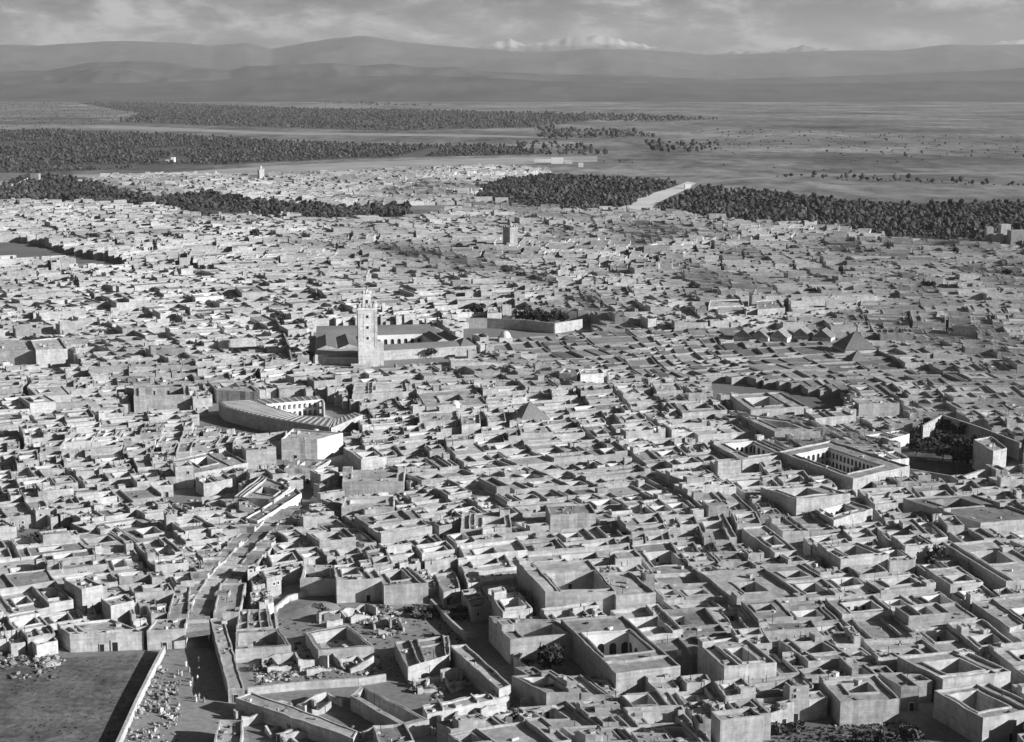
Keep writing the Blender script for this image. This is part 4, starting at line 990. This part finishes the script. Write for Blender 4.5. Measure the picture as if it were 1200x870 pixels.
blocks('outpost', 'dark little gate turret at the end of the old city wall', 'tower', [(42, 214, 14, 12, 203.5, .7)])
blocks('farmhouse', 'small tower house where the sandy road leaves the grove', 'house', [(806, 221, 10, 10, 216, 1.3)], 'white')
for i, (x, y, w, top) in enumerate(((543, 232, 16, 218, ), (566, 238, 26, 228), (548, 246, 9, 236), (588, 240, 18, 229))):
    blocks('grove_house', f'{U_[i + 1]} of the taller houses at the grove edge, counted from the tree belt', 'house', [(x, y, w, 14, top + 3, 1.3)])
# ------------------------------------------------------------------ trees and bushes one can tell apart
def crown_mesh(seed, rx, rz, zc, n, k='leaf', leaf=.55, clumps=14):
    r = random.Random(seed); b = MB(); cl = []
    for _ in range(clumps):
        a = r.uniform(0, 6.28); e = r.uniform(-.7, 1.); rr = r.uniform(.35, .85)
        cl.append((math.cos(a) * rx * rr * math.sqrt(1 - min(1, e * e) * .8), math.sin(a) * rx * rr * math.sqrt(1 - min(1, e * e) * .8), zc + e * rz * .75, r.uniform(.28, .5), r.uniform(.6, 1.5)))
    for i in range(n):
        c = r.choice(cl); d = Vector((r.gauss(0, 1), r.gauss(0, 1), r.gauss(0, 1))).normalized() * (r.random() ** .4)
        p = Vector((c[0] + d.x * rx * c[3], c[1] + d.y * rx * c[3], c[2] + d.z * rz * c[3]))
        u = Vector((r.gauss(0, 1), r.gauss(0, 1), r.gauss(0, 1))).normalized(); w = u.cross(Vector((r.gauss(0, 1), r.gauss(0, 1), r.gauss(0, 1)))).normalized()
        s = leaf * r.uniform(.5, 1.3)
        b.face([tuple(p - u * s - w * s * .5), tuple(p + u * s * .2 - w * s * .8), tuple(p + u * s + w * s * .4), tuple(p - u * s * .2 + w * s * .8)], k, c[4] * r.uniform(.75, 1.25))
    for c in cl: blob(b, c[:3], rx * c[3] * .6, rz * c[3] * .6, r, k, 0, .3, c[4] * .9)
    return b
def trunk_mesh(seed, h, r0, limbs, rx, zc):
    r = random.Random(seed); b = MB()
    def cone(p, q, a, c, n=7):
        p, q = Vector(p), Vector(q); d = (q - p).normalized(); u = d.orthogonal().normalized(); w = d.cross(u)
        R1 = [tuple(p + (u * math.cos(t) + w * math.sin(t)) * a) for t in (i / n * 6.283 for i in range(n))]; R2 = [tuple(q + (u * math.cos(t) + w * math.sin(t)) * c) for t in (i / n * 6.283 for i in range(n))]
        for i in range(n): b.face([R1[i], R1[(i + 1) % n], R2[(i + 1) % n], R2[i]], 'bark')
    k = (r.uniform(-.15, .15) * h, r.uniform(-.15, .15) * h, h * .55); cone((0, 0, -.1), k, r0, r0 * .7); cone(k, (k[0] * 1.2, k[1] * 1.2, h), r0 * .7, r0 * .35)
    for i in range(limbs):
        a = i / limbs * 6.283 + r.uniform(-.4, .4); cone(k, (math.cos(a) * rx * .6, math.sin(a) * rx * .6, zc + r.uniform(-.2, .4)), r0 * .45, r0 * .15, 5)
    return b
PROTO = {}
def proto(kind):
    if kind in PROTO: return PROTO[kind]
    spec = {'broad': (3.6, 3.0, 4.6, 520, 'leaf', .55, 16), 'tall': (2.2, 4.2, 5.4, 460, 'leaf', .5, 16), 'poplar': (1.3, 5.0, 6.0, 420, 'leaf', .42, 16), 'bush': (1.9, 1.1, 1.0, 260, 'dry', .4, 10), 'sapling': (1.3, 1.5, 2.3, 150, 'dry', .28, 9)}
    out = []
    for sd in range(3):
        rx, rz, zc, n, k, lf, cl = spec[kind]
        out.append((trunk_mesh(sd + 5, zc, .28 if kind not in ('bush', 'sapling') else .1, 5, rx, zc), crown_mesh(sd * 7 + len(kind), rx, rz, zc, n, k, lf, cl)))
    PROTO[kind] = [[a.build('trunk'), b.build('crown')] for a, b in out]; return PROTO[kind]
USED = set()
def tree(kind, x, y, s, label, group=None, z=0., sd=None, name=None):
    c = P(x, y, z); pr = proto(kind); i = (len(USED) + int(x)) % 3 if sd is None else sd
    root = thing(name or {'broad': 'garden_tree', 'tall': 'garden_tree', 'poplar': 'poplar_tree', 'bush': 'bush', 'sapling': 'sapling'}[kind], label, 'bush' if kind == 'bush' else 'tree', (*c, z), group)
    root.rotation_euler.z = x * 1.7; root.scale = (s, s, s * (.9 + .2 * ((x * 7) % 1)))
    for o in pr[i]:
        if o.name in USED: o2 = o.copy(); COL.objects.link(o2)
        else: o2 = o; USED.add(o.name)
        o2.parent = root
    return root
GT = [(1072, 520), (1082, 512), (1092, 508), (1101, 504), (1112, 508), (1124, 514), (1098, 522), (1110, 526), (1122, 530), (1134, 534), (1088, 530), (1104, 540), (1118, 546), (1130, 548), (1074, 534), (1140, 541), (1146, 527), (1158, 533)]
for i, (x, y) in enumerate(GT): tree('broad' if i % 3 else 'tall', x, y, .9 + .15 * (i % 3), 'dense dark tree growing inside the walled garden', 'trees of the walled garden')
for i, (x, y) in enumerate([(608, 378), (616, 379), (625, 380), (634, 381), (642, 381), (651, 381), (660, 380), (622, 376), (637, 377)]): tree('tall' if i % 2 else 'broad', x, y, 1.25, 'dark tree behind the bright garden rampart', 'trees behind the rampart')
tree('broad', 645, 789, 1.25, 'dark bushy tree in the shaded yard under the arched-court house'); tree('bush', 618, 783, 1.2, 'low bush by the tree yard wall')
tree('broad', 361, 424, 1.0, 'round dark tree at the left foot of the great mosque'); tree('broad', 505, 420, 1.0, 'dark tree against the front wall of the great mosque', sd=1)
tree('broad', 518, 384, 1.1, 'dark tree at the back corner of the great mosque', sd=2)
for i, (x, y, s) in enumerate([(372, 716, 1.3), (380, 720, 1.0)]): tree('bush', x, y, s, 'dry bush on the bare mound beside the rubble yard', 'bushes on the mound')
for i in range(11): tree('bush', 478 + (i * 37) % 62, 716 + (i * 23) % 22, .9 + .25 * (i % 3), 'dry scrubby bush in the rubble yard', 'bushes of the rubble yard')
for i, (x, y) in enumerate([(300, 772), (310, 780), (322, 787), (296, 786)]): tree('bush', x, y, .9, 'low grey bush by the three-doored shed', 'bushes by the shed')
for i in range(26): tree('bush', 905 + (i * 53) % 185, 852 + (i * 29) % 40, 1. + .3 * (i % 3), 'dark bush on the scrub plot', 'bushes of the scrub plot')
for i in range(16): tree('sapling', 26 + (i * 41) % 60, 628 + (i * 17) % 13, 1.1 + .2 * (i % 3), 'bare grey sapling in the planted roof garden', 'saplings of the roof garden')
for i, (x, y) in enumerate([(1086, 660), (1098, 668), (1090, 676)]): tree('tall', x, y, 1.0, 'dark tree in the sunken lane', 'trees in the lane')
rt = random.Random(5)
for i, (x, y) in enumerate([(331, 392), (690, 338), (812, 345), (182, 300), (112, 285), (560, 372), (705, 372), (545, 350), (930, 300), (985, 330), (1090, 345), (1150, 420), (1040, 300), (455, 300), (260, 320), (90, 345), (720, 300), (640, 300), (870, 310), (1180, 330), (500, 325), (395, 300), (300, 280), (210, 275), (770, 320), (665, 350), (610, 330), (835, 300), (950, 350), (1120, 300)]):
    tree('broad' if i % 3 else 'poplar', x, y, rt.uniform(1.2, 1.7), 'lone dark tree rising from a house court in the far city', 'lone trees of the far city')
# ------------------------------------------------------------------ rubble, heaps, reed-covered street, people
def rubble(name, polys, n, label, smin=.25, smax=1.2, k='stone', seed=1, tall=.7):
    r = random.Random(seed); b = MB()
    for poly in polys:
        g = [P(*p) for p in poly]; xs = [p[0] for p in g]; ys = [p[1] for p in g]; m = 0
        while m < n:
            X, Y = r.uniform(min(xs), max(xs)), r.uniform(min(ys), max(ys))
            if not inpoly(X, Y, g): m += .3; continue
            if noise.noise(Vector((X * .11, Y * .11, seed))) < r.uniform(-.35, .25): m += .3; continue
            s = (r.uniform(smin, smax) * r.random() ** 1.2 + .12) * .75
            blob(b, (X, Y, s * .3), s * r.uniform(.6, 1.2), s * tall * r.uniform(.5, 1.1), r, k, 0, .5, r.choice((.3, .45, .6, .8, 1.1))); m += 1
    return tag(b.build(name), label, 'rubble', kind='stuff')
rubble('rubble', [[(395, 712), (452, 710), (480, 720), (470, 745), (440, 752), (405, 725)], [(300, 785), (350, 775), (440, 765), (450, 790), (345, 798), (300, 800)], [(480, 800), (540, 790), (560, 800), (500, 826), (480, 818)], [(500, 845), (600, 822), (620, 840), (560, 862), (500, 860)]], 1000, 'scattered pale stones and broken walls in the rubble yard', .3, 1.5)
rubble('rubble', [[(-20, 752), (20, 748), (75, 772), (78, 790), (40, 800), (-20, 790)]], 420, 'earth and stone heap at the upper edge of the grass field', .5, 2.2, seed=3)
rubble('market_heaps', [[(170, 800), (196, 768), (206, 790), (212, 850), (200, 900), (140, 900)]], 900, 'jumble of bundles and goods heaped along the field wall', .3, 1.3, 'stone', 5, 1.1)
rubble('rubble', [[(610, 800), (700, 800), (720, 860), (600, 860)], [(300, 830), (420, 850), (480, 880), (320, 880)]], 260, 'rubble strewn on the ground by the tree yard and the long mud range', .3, 1.2, seed=8)
rubble('rubble', [[(920, 850), (1050, 846), (1080, 868), (900, 880)]], 160, 'pale stones lying on the scrub plot', .3, 1.2, seed=9)
rubble('rubble', [[(210, 590), (285, 572), (268, 604), (222, 610)]], 200, 'broken ground of the open plot beside the whitewashed house', .3, 1.3, seed=12)
rubble('scrub', [[(322, 702), (395, 710), (505, 714), (545, 724), (555, 745), (470, 798), (300, 810), (288, 772), (324, 736)], [(905, 868), (935, 850), (1060, 845), (1088, 868), (1120, 890), (890, 890)]], 1300, 'dry weeds and scrub growing over the waste plots', .2, .8, 'dry', 14, .8)
rubble('scrub', [[(-40, 776), (60, 776), (186, 768), (150, 842), (125, 895), (-100, 895)]], 900, 'tufts of coarse grass in the walled field', .1, .5, 'dry', 15, .5)
def mound():
    c = P(362, 716); b = MB(); r = random.Random(3); n = 22
    rings = [(11, -.1), (9, .5), (6.5, 1.1), (3.5, 1.5), (1.2, 1.7)]
    V = [(c[0] + math.cos(i / n * 6.283) * R_ * (1 + r.uniform(-.2, .2)), c[1] + math.sin(i / n * 6.283) * R_ * .9, z + (r.uniform(-.12, .12) if z else 0)) for R_, z in rings for i in range(n)] + [(*c, 1.75)]
    Fc = [(k * n + i, k * n + (i + 1) % n, (k + 1) * n + (i + 1) % n, (k + 1) * n + i) for k in range(4) for i in range(n)] + [(4 * n + i, 4 * n + (i + 1) % n, 5 * n) for i in range(n)]
    b.add(V, Fc, 'dust', 1.25); tag(b.build('mound', smooth=True), kind='structure')
mound()
def covered_street():
    cl = [P(x, y, 4.2) for x, y in ((231, 746), (232, 726), (240, 703), (254, 680), (272, 661), (290, 642), (308, 624), (326, 606), (345, 592))]
    root = thing('covered_street', 'long street roofed with patched reed mats, dark at its mouth', 'street roof', (*cl[0], 0)); r = random.Random(2)
    for i in range(len(cl) - 1):
        L_ = math.dist(cl[i], cl[i + 1]); n = max(2, int(L_ / 3.4))
        for j in range(n):
            a, e = mid(cl[i], cl[i + 1], j / n), mid(cl[i], cl[i + 1], (j + .97) / n); z = 4. + r.uniform(-.25, .35)
            dx, dy = e[0] - a[0], e[1] - a[1]; l = math.hypot(dx, dy); w = 3.3 + r.uniform(-.3, .5); nx, ny = -dy / l * w, dx / l * w; t = r.uniform(-.35, .35)
            q = [(a[0] - nx, a[1] - ny), (a[0] + nx, a[1] + ny), (e[0] + nx, e[1] + ny), (e[0] - nx, e[1] - ny)]
            def mk(b):
                zz = [z - t, z + t, z + t + .2, z - t + .2]; tn = r.uniform(.7, 1.5)
                b.face([(*p, h) for p, h in zip(q, zz)], 'reed', tn); b.face([(*p, h - .14) for p, h in zip(q[::-1], zz[::-1])], 'reed', tn)
                for u in range(4): b.face([(*q[u], zz[u] - .14), (*q[(u + 1) % 4], zz[(u + 1) % 4] - .14), (*q[(u + 1) % 4], zz[(u + 1) % 4]), (*q[u], zz[u])], 'reed', tn)
            part(root, 'reed_mat', mk)
            if j == 0:
                for s in (-.9, .9): part(root, 'post', lambda b: b.prism(sqr((a[0] + nx * s, a[1] + ny * s), .12, 0), 0, z - .1, 'wood', 2.))
covered_street()
# ------------------------------------------------------------------ shops along the covered street and ruins in the rubble yard
def street_shops():
    cl = [P(x, y, 4.2) for x, y in ((236, 716), (240, 703), (254, 680), (272, 661), (290, 642), (308, 624), (326, 606))]; r = random.Random(21); cnt = {1: 0, -1: 0}
    for i in range(1, len(cl)):
        L_ = math.dist(cl[i - 1], cl[i]); n = max(1, int(L_ / 5.2))
        for j in range(n):
            a, e = mid(cl[i - 1], cl[i], j / n), mid(cl[i - 1], cl[i], (j + .96) / n); dx, dy = e[0] - a[0], e[1] - a[1]; l = math.hypot(dx, dy); nx, ny = -dy / l, dx / l
            for s in (1, -1):
                w0, w1 = 3.0, r.uniform(7.2, 9.5); h = r.uniform(3.4, 5.0)
                q = [(a[0] + nx * s * w1, a[1] + ny * s * w1), (a[0] + nx * s * w0, a[1] + ny * s * w0), (e[0] + nx * s * w0, e[1] + ny * s * w0), (e[0] + nx * s * w1, e[1] + ny * s * w1)]
                if s < 0: q = [q[1], q[0], q[3], q[2]]
                cnt[s] += 1; tn = tones_for(r); tn['r'] *= 1.15; reg = [(0, 0, 1, 1, h, r.choice((.15, .35, .6)), 'r')]
                if r.random() < .4: reg.append((0, 0, 1, r.uniform(.3, .6), h + r.uniform(.5, 1.6), .2, 'n'))
                house_object('street_shop', q, reg, tn, f'{ordinal(cnt[s])} shop up the covered street from the {"stepped narrow house" if s > 0 else "long flat house"}', 'shop', 'shops lining the covered street', {'rooms': 0, 'court': False}, r, doors=False)
street_shops()
def ruin(px, py, w, d_, ang, label, seed):
    c = P(px, py); r = random.Random(seed); root = thing('ruined_house', label, 'ruin', (*c, 0)); ca, sa = math.cos(ang), math.sin(ang)
    loc = lambda x, y: (c[0] + x * ca - y * sa, c[1] + x * sa + y * ca)
    def stub(p, q2):
        n = max(2, int(math.dist(p, q2) / 1.6)); b = MB(); z = r.uniform(1., 3.); dx, dy = q2[0] - p[0], q2[1] - p[1]; l = math.hypot(dx, dy) or 1; ox, oy = -dy / l * .3, dx / l * .3
        for i in range(n):
            z2 = max(.4, min(3.6, z + r.uniform(-.9, .8))); a, e = mid(p, q2, i / n), mid(p, q2, (i + 1) / n)
            b.prism([(a[0] - ox, a[1] - oy), (e[0] - ox, e[1] - oy), (e[0] + ox, e[1] + oy), (a[0] + ox, a[1] + oy)], 0, 0, 'wall', r.uniform(.85, 1.15), z1s=None if False else [z, z2, z2, z]); z = z2
        b.build('wall_stub', root, (*c, 0))
    X, Y = w / 2, d_ / 2
    stub(loc(-X, -Y), loc(X * r.uniform(.2, .9), -Y)); stub(loc(X, -Y), loc(X, Y)); stub(loc(X - .7, Y), loc(-X, Y)); stub(loc(-X, Y - .7), loc(-X, -Y * r.uniform(-.3, .6))); stub(loc(r.uniform(-.3, .3) * w, Y - .7), loc(r.uniform(-.3, .3) * w, -Y * .1))
RU = [(322, 836, 9, 7, 'between the box house and long mud range'), (425, 868, 10, 7, 'beside the plain cube house'), (360, 872, 12, 7, 'on the flat plot under the long mud range'), (392, 729, 9, 7, 'on the slope between mound and open pen'), (420, 724, 10, 6, 'among stones above the open pen'), (455, 738, 8, 8, 'between the open pen and the barn'), (330, 782, 10, 6, 'beside the grey bushes by the shed'), (375, 784, 11, 6, 'below the open four-sided pen'), (420, 780, 10, 7, 'between open pen and low bright wall'), (505, 806, 9, 7, 'in the gap between barn and vaulted range'), (540, 800, 10, 6, 'against the narrow sloping range'),
      (540, 850, 11, 7, 'below the long vaulted range'), (590, 845, 9, 8, 'at the end of the long vaulted range'), (640, 835, 12, 8, 'beside the low wall under the tree yard'), (680, 862, 11, 8, 'at the foot of the wall from the tree yard'), (300, 842, 10, 7, 'beside the small box house'), (340, 858, 11, 7, 'behind the long mud range'), (375, 830, 10, 7, 'between the long mud range and wedge-shaped pen'), (312, 752, 7, 5, 'inside the black-shadowed walled pen'), (252, 594, 9, 7, 'on the open plot beside the whitewashed house'), (236, 603, 8, 6, 'at the lower edge of the open plot')]
for i, (x, y, w, d_, wh) in enumerate(RU): ruin(x, y, w, d_, R(12 + (i * 37) % 30), 'roofless mud ruin with broken walls ' + wh, i + 40)
def person_mesh(seed, tone, tone2):
    b = MB(); r = random.Random(seed); n = 12
    prof_ = [(.20, .0, .0), (.27, .05, .0), (.25, .5, .0), (.22, .95, .02), (.20, 1.15, .02), (.23, 1.36, .02), (.17, 1.45, .02), (.065, 1.5, .03), (.06, 1.54, .03), (.095, 1.6, .04), (.105, 1.67, .04), (.085, 1.75, .03), (.02, 1.79, .03)]
    V = []
    for rr, z, yo in prof_:
        for i in range(n):
            a = i / n * 6.283; V.append((math.cos(a) * rr * (1.12 if z < 1.45 else 1), math.sin(a) * rr * .78 - yo, z))
    m = len(prof_)
    for k in range(m - 1): b.add([], [], 'cloth'); b.add(V[k * n:(k + 2) * n], [(i, (i + 1) % n, n + (i + 1) % n, n + i) for i in range(n)], 'cloth', tone if k < 6 else tone2)
    for s in (-1, 1):                       # sleeves and hands
        P0, P1, P2 = Vector((s * .23, 0, 1.36)), Vector((s * .31, -.02, 1.06)), Vector((s * .24, -.2, .86))
        for p, q, a, c in ((P0, P1, .085, .075), (P1, P2, .08, .05)):
            d = (q - p).normalized(); u = d.orthogonal().normalized(); w = d.cross(u)
            R1 = [tuple(p + (u * math.cos(t) + w * math.sin(t)) * a) for t in (i / 6 * 6.283 for i in range(6))]; R2 = [tuple(q + (u * math.cos(t) + w * math.sin(t)) * c) for t in (i / 6 * 6.283 for i in range(6))]
            b.add(R1 + R2, [(i, (i + 1) % 6, 6 + (i + 1) % 6, 6 + i) for i in range(6)], 'cloth', tone)
        blob(b, tuple(P2), .055, .07, r, 'cloth', 0, .1, .5)
    return b
PP = [person_mesh(1, 1.5, .5), person_mesh(2, .5, .4), person_mesh(3, 1., .45)]; PM = {}
def person(x, y, k, label, group, z=0., sc=1.):
    if k not in PM: o = PP[k].build('person', smooth=True); PM[k] = o
    else: o = PM[k].copy(); COL.objects.link(o)
    o.location = (*P(x, y, z), z); o.rotation_euler.z = x * 3.1; tag(o, label, 'person', group); return o
rp = random.Random(9)
for i in range(14):
    k = i % 3; person(214 + rp.uniform(-8, 18) + i * 1.2, 766 + rp.uniform(0, 40) + i * 2.2, k, ['person in a white robe walking in the open street', 'person in a dark robe walking in the open street', 'person in a grey robe walking in the open street'][k], 'people in the open street')
# ------------------------------------------------------------------ haze: one closed box of even, thin air round everything
def haze():
    m = bpy.data.materials.new('haze'); m.use_nodes = True; N = m.node_tree.nodes; N.clear()
    out = N.new('ShaderNodeOutputMaterial'); v = N.new('ShaderNodeVolumePrincipled')
    v.inputs['Color'].default_value = (.8, .8, .8, 1); v.inputs['Density'].default_value = 2.1e-5; v.inputs['Anisotropy'].default_value = .1
    m.node_tree.links.new(v.outputs[0], out.inputs['Volume'])
    M['haze'] = m; b = MB(); x, y0, y1, z0, z1 = 62000, -3000, 62000, -30, 2250
    b.prism([(-x, y0), (x, y0), (x, y1), (-x, y1)], z0, z1, 'haze', bottom=True)
    me = b.build('haze'); tag(me, 'thin pale haze lying over the plain and hills', 'haze', kind='stuff')
haze()
